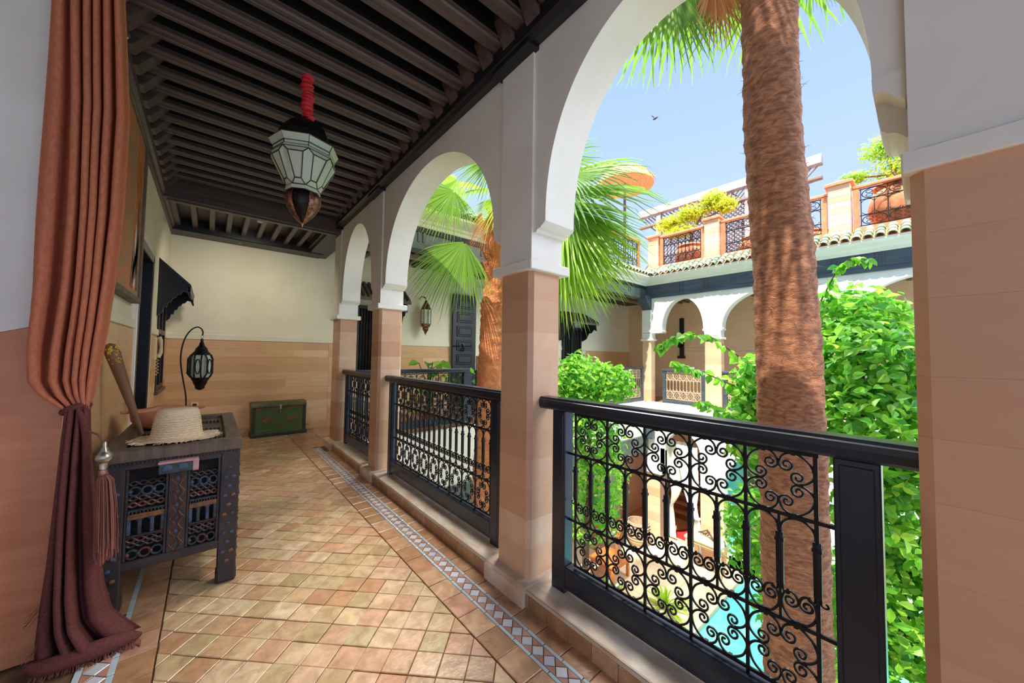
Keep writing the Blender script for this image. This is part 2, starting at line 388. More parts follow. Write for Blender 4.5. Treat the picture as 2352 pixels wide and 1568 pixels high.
# ------------------------------------------------------------------ gallery walls
WZ = 3.35
wl = MB()
for y0, y1, z0, z1 in ((2.6, 4.15, 0, WZ), (4.15, 4.97, 2.2, WZ), (4.97, 5.76, 0, WZ), (5.76, 6.55, 0, .83), (5.76, 6.55, 2.2, WZ), (6.55, 7.1, 0, WZ)):
    wl.box(-.72, XL, y0, y1, z0, z1)
wall_left = wl.build('wall_left', cream, **ST)
def courses(parent, m, z0, z1, h, spans, axis, at, pr=.006, seed=1, blk=(0.7, 1.3)):
    rr = random.Random(seed); z = z0
    while z < z1-.01:
        zt = min(z+h, z1)
        for a, b in spans:
            u = a
            while u < b-.02:
                w = min(rr.uniform(*blk), b-u)
                if b-u-w < .25: w = b-u
                if axis == 'x': MB().box(at-pr if pr < 0 else at-.01, at+pr if pr > 0 else at+.01, u+.001, u+w-.001, z+.0004, zt-.0004, .001).build('stone_block', m, parent)
                else: MB().box(u+.001, u+w-.001, at-pr, at+.01, z+.0004, zt-.0004, .001).build('stone_block', m, parent)
                u += w
        z = zt
courses(wall_left, dado, 0, 1.47, .1838, ((2.76, 4.13), (4.99, 5.74), (6.57, 6.89)), 'x', XL, .008, 3)
courses(wall_left, dado, 0, .82, .205, ((5.76, 6.55),), 'x', XL, .008, 4)
for y0, y1 in ((2.76, 4.13), (4.99, 5.74), (6.57, 6.9)):
    MB().prism([(XL-.01, 1.472), (XL+.018, 1.478), (XL+.018, 1.54), (XL+.008, 1.55), (XL-.01, 1.552)], 'y', y0, y1).build('dado_moulding', cream, wall_left)
wall_far = box('wall_far', cream, -.75, 11.6, YF, YF+.25, -.4, WZ, **ST)
courses(wall_far, dado, 0, 1.47, .1225, ((XL, 1.6),), 'y', YF, .008, 5, (1.4, 2.6))
courses(wall_far, dado, 0, 1.47, .1225, ((1.6, 2.0), (2.75, 4.05)), 'y', YF, .008, 6, (.6, 1.3))
courses(wall_far, dado, 0, 1.47, .245, ((5.4, 7.6), (8.9, 11.4)), 'y', YF, .008, 7, (1, 1.8))
for x0, x1 in ((XL, 2.0), (2.75, 4.05), (5.4, 11.4)):
    MB().prism([(YF+.01, 1.472), (YF-.018, 1.478), (YF-.018, 1.55), (YF-.010, 1.556), (YF-.010, 1.60), (YF+.01, 1.605)], 'x', x0, x1).build('dado_moulding', cream, wall_far)
MB().box(XL, 1.33, YF-.014, YF, 0, .10, .003).build('skirting', tile_b, wall_far)
box('wall_side_unseen', plaster, -2.6, -2.4, -2.5, 2.76, 0, WZ, **ST)  # unseen wall, added to close off light from the left
# return wall beside the curtain, its dado line climbing a little towards the passage
wn = MB(); wn.box(-2.4, -.482, 2.47, 2.76, 0, WZ)
wall_near = wn.build('wall_near', plaster, **ST)
zl = lambda x, o: 1.367+.36*(x+.656)+o
z0 = 0
for k in range(6):
    a, b = k/6, (k+1)/6
    MB().prism([(-1.0, zl(-1.0, 0)*a), (-.485, zl(-.485, 0)*a), (-.485, zl(-.485, 0)*b-.0003), (-1.0, zl(-1.0, 0)*b-.0003)], 'y', 2.455, 2.475).build('stone_block', dado_near, wall_near)
MB().prism([(-1.0, zl(-1.0, .10)), (-.482, zl(-.482, .10)), (-.482, zl(-.482, .001)), (-1.0, zl(-1.0, .001))], 'y', 2.448, 2.475).build('dado_moulding', plaster, wall_near)

# ------------------------------------------------------------------ arcade: columns, arches
CT = .25; XA = XR+.015; XB = XR+CT
PIERS = [(-.55, .018), (1.405, 1.68), (3.69, 3.94), (5.25, 5.55)]
aw = MB()
for a, b in PIERS: aw.box(XR, XB, a, b, 1.99, 3.06)
def archpts(c, hw, zs, rise, n=64):
    return [(c-hw*math.cos(PI*i/n), zs+rise*math.sin(PI*i/n)**.92) for i in range(n+1)]
def spandrel(mb, axis, a, b, ya, yb, c, hw, zs, rise, ztop, n=64):
    P = archpts(c, hw, zs, rise, n); top = [(ya+(yb-ya)*i/n, ztop) for i in range(n+1)]
    for i in range(n): mb.prism([P[i], P[i+1], top[i+1], top[i]], axis, a, b)
    mb.prism([(ya, zs-.001), P[0], top[0]], axis, a, b) if abs(P[0][0]-ya) > .001 else None
    mb.prism([(yb, zs-.001), top[n], P[n]], axis, a, b) if abs(P[n][0]-yb) > .001 else None
for (a0, b0), (a1, b1) in zip(PIERS[:-1], PIERS[1:]):
    ov = .062 if b0 < .1 else .09
    spandrel(aw, 'x', XA, XB, b0, a1, (b0+ov+a1-.09)/2, (a1-.09-b0-ov)/2, 2.03, .885, 3.06)
arcade = aw.build('wall_arcade', plaster, **ST)
for (a0, b0), (a1, b1) in zip(PIERS[:-1], PIERS[1:]):
    for e, sg in ((b0, 1), (a1, -1)):
        if e < .1: continue
        pr = [(e, 1.985), (e+sg*.02, 1.985), (e+sg*.03, 1.998), (e+sg*.05, 2.002), (e+sg*.075, 2.018), (e+sg*.09, 2.0298), (e, 2.0298)]
        MB().prism(pr, 'x', XA, XB+.005).build('corbel', plaster, arcade)
# lobed plaster drop under the nearest arch
pr = [(-.01, 1.86), (.02, 1.86), (.012, 1.885), (.022, 1.90), (.03, 1.912), (.042, 1.924), (.056, 1.928), (.068, 1.94), (.074, 1.97), (.079, 2.03), (-.01, 2.03)]
MB().prism(pr, 'x', XA+.06, XB).build('corbel', plaster, arcade)
pr = [(-.01, 1.985), (.019, 1.985), (.022, 1.978), (.03, 1.984), (.04, 1.992), (.052, 2.010), (.066, 2.02), (.079, 2.02), (.081, 2.06), (-.01, 2.06)]
MB().prism(pr, 'x', XA-.005, XA+.10).build('corbel', plaster, arcade)
def column(y0, y1, x0, x1, z1, name='column', m=pinkstone, nb=10, cap=True, capm=plaster, seed=0, zb=.10, lip=.034, ch=.024):
    c = box(name, joint, x0+.02, x1-.02, y0+.02, y1-.02, zb-.02, z1+.1, **ST)
    rr = random.Random(seed); z = zb
    hs = [rr.uniform(.85, 1.15) for _ in range(nb)]; t = sum(hs)
    for k in range(nb):
        h = hs[k]/t*(z1-zb)
        q = ch
        MB().prism([(x0+q, y0), (x1-q, y0), (x1, y0+q), (x1, y1-q), (x1-q, y1), (x0+q, y1), (x0, y1-q), (x0, y0+q)], 'z', z+.00015, z+h-.00015).build('stone_block', m, c); z += h
    if cap:
        MB().box(x0-lip, x1+lip, y0-lip, y1+lip, z1-.002, z1+.052, .004).build('capital_lip', capm, c)
        MB().box(x0, x1, y0, y1, z1+.05, z1+.215, 0).build('capital', capm, c)
    return c
for i, (a, b) in enumerate(PIERS):
    column(a, b, XR, XB, 1.775, seed=i+3, nb=10, lip=.014 if i == 0 else .034, m=dado_tan if i == 0 else pinkstone)
# kerb under the balustrades with plinths under the columns
kerb = MB()
kerb.box(1.292, 1.62, -.55, 5.6, -.3, .085)
kerb = kerb.build('trim_1', grout, **ST)
for i, (a, b) in enumerate(PIERS):
    MB().prism([(1.264, -.01), (1.264, .085), (1.28, .10), (1.62, .104), (1.62, -.01)], 'y', a-.03, b+.03).build('plinth', marble, kerb)
for i in range(3):
    a, b = PIERS[i][1]+.03, PIERS[i+1][0]-.03
    MB().prism([(1.288, .070), (1.292, .084), (1.30, .088), (1.62, .094), (1.62, .05), (1.3, .05)], 'y', a, b).build('kerb_top', marble, kerb)
    y = a
    while y < b-.01:
        w = min(.13, b-y); MB().box(1.284, 1.30, y+.001, y+w-.001, -.006, .068, .002).build('tile', tile_b, kerb); y += w
box('trim_2', plaster, 1.60, 1.66, -.6, 5.25, -.42, .06, **ST)

# ------------------------------------------------------------------ ceiling
ceil = box('ceiling', boardm, -3.4, XB+.05, -1.6, 7.1, 3.32, 3.38, **ST)
y = -.6; k = 0
while y < 5.2:
    w = .047; z = 3.135
    prof = [(y-w, z+.034), (y-w+.010, z+.030), (y-w+.010, z+.024), (y-w+.004, z+.020), (y-w+.004, z+.008), (y-w+.012, z), (y-.012, z), (y-.009, z+.006), (y+.009, z+.006), (y+.012, z),
            (y+w-.012, z), (y+w-.004, z+.008), (y+w-.004, z+.020), (y+w-.010, z+.024), (y+w-.010, z+.030), (y+w, z+.034)]
    jb = MB().box(-.49, 1.27, y-w+.006, y+w-.006, z+.034, 3.33).build('joist', boardm, ceil)  # joist sides coloured black so the gaps look in shade
    MB().prism(prof, 'x', -.49, 1.27).build('joist_moulding', joistm, jb)
    if y > 1.5:
        MB().prism([(-.49, 3.03), (-.40, 3.05), (-.30, 3.20), (-.30, 3.29), (-.49, 3.29)], 'y', y+w+.003, y+.203-w-.003).build('end_board', joistm, ceil)
    MB().prism([(1.34, 3.06), (1.25, 3.10), (1.18, 3.22), (1.18, 3.29), (1.34, 3.29)], 'y', y+w+.003, y+.203-w-.003).build('end_board', joistm, ceil)
    y += .203
MB().prism([(1.345, 3.045), (1.285, 3.03), (1.27, 3.05), (1.255, 3.06), (1.25, 3.135), (1.345, 3.135)], 'y', -.6, 5.28).build('cornice_beam', blackwood, ceil)
for a, b in PIERS: MB().box(1.262, 1.40, a-.03, b+.03, 3.018, 3.06, .003).build('beam_pad', blackwood, ceil)
MB().prism([(-.49, 2.95), (-.455, 2.955), (-.445, 2.98), (-.425, 3.0), (-.42, 3.05), (-.49, 3.05)], 'y', 2.76, 6.9).build('wall_cornice', joistm, ceil)
MB().box(-.49, 1.42, 5.27, 5.42, 2.965, 3.30, .006).build('cross_beam', joistm, ceil)
MB().box(-.42, 1.3, 5.33, 5.40, 2.95, 2.966, .003).build('cross_beam_bead', joistm, ceil)
box('corner_boarding', joistm, -.49, 1.4, 5.42, 6.6, 3.13, 3.16, ceil)
x = -.40
while x < 1.25:
    MB().box(x-.03, x+.03, 5.40, 6.62, 3.02, 3.14, .008).build('short_joist', joistm, ceil); x += .178
MB().box(-.49, 1.40, 6.58, 6.91, 2.955, 3.30, .01).build('end_beam', blackwood, ceil)
MB().box(1.20, 1.50, 5.42, 6.90, 2.965, 3.30, .01).build('side_beam', blackwood, ceil)
for i in range(2):
    MB().lathe([(.001, 0), (.016, 0), (.018, .004), (.018, .012)], 12, ((.16, 1.95, 3.122), (.28, 6.72, 2.943))[i]).build('ceiling_spot', silver, ceil)

# ------------------------------------------------------------------ balustrades with scrolled ironwork
def spiral_path(c, r0, r1, a0, turns, n=16):
    return [(c[0]+(r0+(r1-r0)*i/n)*math.cos(a0+turns*2*PI*i/n), c[1]+(r0+(r1-r0)*i/n)*math.sin(a0+turns*2*PI*i/n)) for i in range(n+1)]
def cscroll_path(w, h, q=1.0):
    """one quarter scroll of a ring cell: lies in u 0..w/2, v 0..h/2 measured from the cell centre, spirals inwards at both ends"""
    a, b = w/2-.004, h/2-.004; r = min(a, b)*.27
    # first spiral near (0, b): centre (r, b-r*.9)
    p1 = spiral_path((r+.001, b-r*1.55), .3*r, r, -.3, 1.30, 16)
    arc = [(a*.16+a*.84*math.sin(t), b*.16+b*.84*math.cos(t)) for t in [PI/2*k/12 for k in range(13)]]
    # trim: start of arc joins the end of the spiral, end joins its mirror
    mir = [(y*a/b, x*b/a) for x, y in p1]
    return p1, arc, mir
def tube2(mb, pts, r, n=5): mb.tube([(u, 0, v) for u, v in pts], r, n)
SCR = {}
def scroll_mesh(r):
    if 'c' in SCR: return SCR['c']
    # one quarter of a 0.19 x 0.205 cell: spiral, back bulging to the corner, second spiral
    a, b = .0925, .1; q = .021
    s1 = [(q+.001+(.004+(q-.004)*k/22)*math.cos(PI+2*PI*1.35*(1-k/22)), b-.041+(.004+(q-.004)*k/22)*math.sin(PI+2*PI*1.35*(1-k/22))) for k in range(23)]
    ctl = [s1[-1], (.008, b-.018), (.026, b-.004), (.050, b-.004), (.078, b-.024), (a-.002, b-.052), (a-.003, b-.074), (a-.020, .008), (a-.041, .001)]
    back = []
    for k in range(len(ctl)-1):
        p0, p1, p2, p3 = ctl[max(k-1, 0)], ctl[k], ctl[k+1], ctl[min(k+2, len(ctl)-1)]
        for t in (0, .25, .5, .75):
            back.append(tuple(.5*(2*p1[m]+(p2[m]-p0[m])*t+(2*p0[m]-5*p1[m]+4*p2[m]-p3[m])*t*t+(3*p1[m]-p0[m]-3*p2[m]+p3[m])*t**3) for m in (0, 1)))
    s2 = [(a-.041+(q-(q-.004)*k/22)*math.cos(-PI/2-2*PI*1.35*k/22), q+.001+(q-(q-.004)*k/22)*math.sin(-PI/2-2*PI*1.35*k/22)) for k in range(23)]
    mb = MB(); mb.tube([(u, 0, v) for u, v in s1+back[1:]+s2], .0042, 5)
    mb.box(-.001, .004, -.006, .006, b-.049, b-.033); mb.box(a-.049, a-.033, -.006, .006, -.001, .004); mb.box(.034, .046, -.006, .006, b-.008, b+.004)
    SCR['c'] = mb.mesh('scroll', ironm, 60); return SCR['c']
def lyre_mesh():
    if 'l' in SCR: return SCR['l']
    mb = MB()                                # half-cell wide cup of two scrolls joined at the bottom
    for sg in (1, -1):
        sp = [(.0205+(.0195-.0155*k/20)*math.cos(PI+2*PI*1.3*k/20), .064+(.0195-.0155*k/20)*math.sin(PI+2*PI*1.3*k/20)) for k in range(21)]
        ctl = [(0, .004), (.022, .008), (.040, .032), (.0435, .060), (.034, .086), (.018, .0925), (.006, .082), sp[0]]
        back = []
        for k in range(len(ctl)-1):
            p0, p1, p2, p3 = ctl[max(k-1, 0)], ctl[k], ctl[k+1], ctl[min(k+2, len(ctl)-1)]
            for t in (0, .33, .67):
                back.append(tuple(.5*(2*p1[m]+(p2[m]-p0[m])*t+(2*p0[m]-5*p1[m]+4*p2[m]-p3[m])*t*t+(3*p1[m]-p0[m]-3*p2[m]+p3[m])*t**3) for m in (0, 1)))
        mb.tube([(sg*u, 0, v) for u, v in back+sp], .0040, 5)
    mb.box(-.006, .006, -.006, .006, -.002, .010)
    SCR['l'] = mb.mesh('lyre_scroll', ironm, 60); return SCR['l']
def arch_mesh():
    if 'a' in SCR: return SCR['a']
    mb = MB(); P = [(-.044, -.075)]+[(-.044*math.cos(t), -.045+.043*math.sin(t)) for t in [PI*k/12 for k in range(13)]]+[(.044, -.075)]
    mb.tube([(u, 0, v) for u, v in P], .0044, 5); SCR['a'] = mb.mesh('arch', ironm, 60); return SCR['a']
def picket_mesh():
    if 'p' in SCR: return SCR['p']
    mb = MB(); mb.box(-.004, .004, -.004, .004, -.33, 0)
    mb.box(-.0100, .0100, -.0080, .0080, -.225, -.055, .002); mb.box(-.0125, .0125, -.0095, .0095, -.085, -.074)
    for s in (1, -1):
        mb.tube([(s*(.006), 0, -.20), (s*.007, 0, -.232)]+[(s*(.0175+(.0105-.006*k/10)*math.cos(PI+PI*1.5*k/10)), 0, -.238+(.0105-.006*k/10)*math.sin(PI+PI*1.5*k/10)) for k in range(11)], .0030, 5)
    SCR['p'] = mb.mesh('picket', ironm, 60); return SCR['p']
def balustrade(p0, rotz, length, cells, label, group='black iron balustrades round the courtyard', post=(.10, .185), post2=None, zt=1.075, detail=True, ext=(0, 0)):
    """local u runs along the rail; post = start and end of the first post"""
    t = thing('balustrade', p0, label, 'balustrade', group, rotz, local=True)
    def lk(name, mb, m, parent=t, sm=False): return link(name, mb.mesh(name, m, sm), parent)
    prof = [(-.035, 1.012), (.035, 1.012), (.044, 1.022), (.047, 1.045), (.046, 1.062), (.038, 1.066), (.036, 1.075), (-.036, 1.075), (-.038, 1.066), (-.046, 1.062), (-.047, 1.045), (-.044, 1.022)]
    prof = [(a, b+zt-1.075) for a, b in prof]
    lk('top_rail', MB().prism(prof, 'x', ext[0], length+ext[1]), railm)
    P0, P1 = post; Q1, Q0 = (length-P0, length-P1) if post2 is None else post2
    for a, b in ((P0, P1), (Q0, Q1)):
        lk('post', MB().box(a, b, -.034, .034, .088, zt-.062, .004).box(a+.012, b-.012, -.037, .037, .12, zt-.08, .003), railm)
    lk('bottom_rail', MB().box(P1, Q0, -.034, .034, .115, .225, .005), railm)
    u0, u1 = P1+.045, Q0-.045; W = (u1-u0)/cells; H = [1.0, .795, .458, .24]
    H = [h+zt-1.075 for h in H]
    for nm, h in zip(('top_bar', 'cross_bar', 'cross_bar', 'bottom_bar'), H):
        lk(nm, MB().box(P1 if 'cross' in nm else u0-.008, Q0 if 'cross' in nm else u1+.008, -.005, .005, h-.006, h+.006, .0015), ironm)
    sx = W/.19
    for i in range(cells+1):
        lk('bar', MB().box(u0+i*W-.0055, u0+i*W+.0055, -.0055, .0055, .215 if 0 < i < cells else H[3]-.006, H[0]+(.02 if 0 < i < cells else .006), .0015), ironm)
    if detail:
        for i in range(cells):
            c = u0+(i+.5)*W
            for zc, hh in (((H[0]+H[1])/2, (H[0]-H[1])), ((H[2]+H[3])/2, H[2]-H[3])):
                for a in (1, -1):
                    for b in (1, -1): link('scroll', scroll_mesh(0), t, loc=(c, 0, zc), scale=(a*sx, 1, b*hh/.205))
            for a in (-.25, .25):
                link('arch', arch_mesh(), t, loc=(c+a*W, 0, H[1]-.004), scale=(sx, 1, 1))
                link('lyre_scroll', lyre_mesh(), t, loc=(c+a*W, 0, H[2]+.004), scale=(sx, 1, 1))
            link('picket', picket_mesh(), t, loc=(c, 0, H[1]-.004))
            link('picket', picket_mesh(), t, loc=(u0+i*W, 0, H[1]-.004))
        link('picket', picket_mesh(), t, loc=(u0+cells*W, 0, H[1]-.004))
    return t, u0, W, H
RX = 1.447
balustrade((RX, 1.405, 0), -PI/2, 1.405+.01, 5, 'black iron balustrade nearest the camera, turquoise pool behind its scrolls', post=(.092, .180), post2=(1.317, 1.218), ext=(-.0, .0))
balustrade((RX, 3.69, 0), -PI/2, 3.69-1.68, 9, 'black iron balustrade second from the camera, between two striped columns', post=(.09, .175))
balustrade((RX, 5.25, 0), -PI/2, 5.25-3.94, 5, 'short black iron balustrade third from camera, beside the corner column', post=(.09, .175))

# ------------------------------------------------------------------ curtain
def curtain():
    t = thing('curtain', (-.45, 2.38, 0), 'rust-brown curtain tied back at the left, hem bunched on the floor', 'curtain')
    zl = [3.25, 2.774, 2.211, 1.843, 1.563, 1.285, 1.163, 1.096, 1.054]; xl = [-.585, -.58, -.574, -.570, -.566, -.573, -.566, -.520, -.460]
    zr = [3.25, 2.92, 2.368, 1.907, 1.628, 1.409, 1.136, 1.052]; xr = [-.375, -.369, -.331, -.329, -.340, -.354, -.379, -.392]
    f = lambda z, Z, X: float(np.interp(-z, [-q for q in Z], X))
    def sheet(z0, z1, nz, fl, fr, amp, nf, nu=150, seed=1, yc=2.38, dep=None):
        V = []; F = []; rr = random.Random(seed)
        w = ([1.7, 1.0, .7, .55, .75, .8] if nf == 6 else [rr.uniform(.6, 1.5) for _ in range(nf)]); ws = np.cumsum([0]+w)/sum(w); am = [rr.uniform(.6, 1.15) for _ in range(nf+1)]
        for i in range(nz+1):
            z = z0+(z1-z0)*i/nz; a, b = fl(z), fr(z)
            for j in range(nu+1):
                u = j/nu; k = min(nf-1, int(np.searchsorted(ws, u, 'right')-1)); lu = (u-ws[k])/(ws[k+1]-ws[k])
                fold = math.cos(2*PI*lu); fold = math.copysign(abs(fold)**.8, fold)
                A = amp(z)*am[k]
                y = yc + A*fold + .010*math.sin(9*u+3*z) - .02*math.sin(PI*u)
                x = a+(b-a)*u + .3*(b-a)/nf*math.sin(4*PI*lu)*.25 + .006*math.sin(2.6*z+7*u)
                V.append((x, y, z + (dep(u, z) if dep else 0)))
        for i in range(nz):
            for j in range(nu): q = i*(nu+1)+j; F.append((q, q+1, q+nu+2, q+nu+1))
        return V, F
    amp = lambda z: float(np.interp(z, [1.05, 1.12, 1.35, 1.8, 3.2], [.020, .026, .042, .04, .036]))
    def sag(u, z):      # left part of the cloth hangs lower before it swings up into the knot
        return -.0 + (max(0, .35-u)/.35)**1.5*.10*math.exp(-((z-1.08)/.10)**2)
    V, F = sheet(3.25, 1.045, 70, lambda z: f(z, zl, xl), lambda z: f(z, zr, xr), amp, 6, 170, 5, dep=None)
    o = MB().add(V, F).build('upper_drape', curtm, t, smooth=80)
    for m in (o,): m.modifiers.new('thickness', 'SOLIDIFY').thickness = .004
    zl2 = [1.06, .864, .521, .226, .10, .012]; xl2 = [-.455, -.467, -.488, -.503, -.507, -.505]
    zr2 = [1.06, .873, .596, .276, .145, .09, .012]; xr2 = [-.392, -.384, -.362, -.328, -.300, -.262, -.205]
    amp2 = lambda z: float(np.interp(z, [0, .1, .5, 1.0], [.055, .05, .04, .024]))
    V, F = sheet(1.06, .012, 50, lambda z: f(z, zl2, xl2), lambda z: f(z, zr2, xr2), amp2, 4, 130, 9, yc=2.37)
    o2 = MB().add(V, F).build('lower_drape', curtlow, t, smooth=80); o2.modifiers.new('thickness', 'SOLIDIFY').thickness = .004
    # hem roll spread on the tiles, towards the right and the camera
    mb = MB()
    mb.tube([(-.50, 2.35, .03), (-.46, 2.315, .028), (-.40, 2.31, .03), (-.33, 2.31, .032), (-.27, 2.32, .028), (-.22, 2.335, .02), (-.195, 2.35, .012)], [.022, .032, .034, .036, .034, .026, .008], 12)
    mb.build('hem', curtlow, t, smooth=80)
    mb = MB(); rr = random.Random(4)
    for k in range(70):
        u = k/69; x = -.49+.30*u; y = 2.275+.03*abs(u-.4)+rr.uniform(-.006, .006)
        mb.tube([(x, y+.02, .014), (x+rr.uniform(-.008, .008), y-rr.uniform(.005, .02), .003)], .0016, 3)
    for k in range(14):
        z = rr.choice((.08, .24))+rr.uniform(-.03, .03); mb.tube([(-.495, 2.37, z), (-.52-rr.uniform(0, .015), 2.37, z-rr.uniform(.02, .06))], .0012, 3)
    mb.build('fringe', tasselm, t, kind='stuff')
    # knot
    mb = MB()
    mb.tube([(-.465+.034*math.cos(a)+.035, 2.372+.036*math.sin(a), 1.048+.018*math.cos(a*1.0+.6)) for a in [2*PI*i/20 for i in range(21)]], .013, 8)
    mb.tube([(-.415, 2.34, 1.04), (-.40, 2.33, 1.0), (-.395, 2.335, .95), (-.388, 2.34, .87)], .011, 8)
    mb.build('tie_band', curtlow, t, smooth=80)
curtain()
def tassel():
    t = thing('curtain_tassel', (-.33, 2.29, .45), 'brown thread tassel with silver cap hanging beside the curtain', 'tassel')
    c = (-.330, 2.290, 0)
    MB().lathe([(.004, .91), (.007, .905), (.008, .885), (.012, .88), (.013, .872), (.020, .862), (.027, .852), (.029, .84), (.024, .828), (.014, .82), (.013, .795), (.016, .785)], 16, c).build('silver_cap', silver, t, smooth=40)
    MB().lathe([(.014, .795), (.017, .78), (.018, .77), (.014, .755)], 12, c).build('copper_collar', copper, t, smooth=40)
    mb = MB(); rr = random.Random(3)
    for k in range(190):
        a = rr.uniform(0, 2*PI); r = rr.uniform(.2, 1)
        l = rr.uniform(.40, .50)
        mb.tube([(c[0]+.010*r*math.cos(a), c[1]+.010*r*math.sin(a), .775), (c[0]+.026*r*math.cos(a)+.006, c[1]+.026*r*math.sin(a), .745), (c[0]+.033*r*math.cos(a)+.012, c[1]+.033*r*math.sin(a), .64), (c[0]+.036*r*math.cos(a)+.02, c[1]+.036*r*math.sin(a)+rr.uniform(-.01, .01), l)], .0019, 4)
    mb.build('threads', tasselm, t, kind='stuff')
    MB().tube([(-.385, 2.325, .955), (-.352, 2.300, .94), (-.330, 2.290, .905)], .004, 6).build('cord', tasselm, t)
tassel()
def hook():
    t = thing('curtain_hook', (-.402, 2.70, 2.9), 'small silver scroll hook on the wall beside the curtain top', 'hook')
    MB().tube([(-.478, 2.75, 2.92), (-.43, 2.73, 2.92), (-.40, 2.70, 2.935), (-.385, 2.70, 2.96), (-.395, 2.70, 2.985), (-.41, 2.70, 2.975)], .006, 8).build('scroll', silver, t, smooth=60)
    MB().tube([(-.40, 2.70, 2.99), (-.392, 2.70, 3.02), (-.402, 2.70, 3.045), (-.414, 2.70, 3.03), (-.408, 2.70, 3.0)], .004, 8).build('ring', silver, t, smooth=60)
    o = MB().lathe([(.022, 0), (.022, .006), (.012, .012)], 12).build('rosette', silver, t, smooth=40)
    o.matrix_parent_inverse = Matrix(); o.location = (-.076, .05, .02); o.rotation_euler = (0, PI/2, 0)
hook()

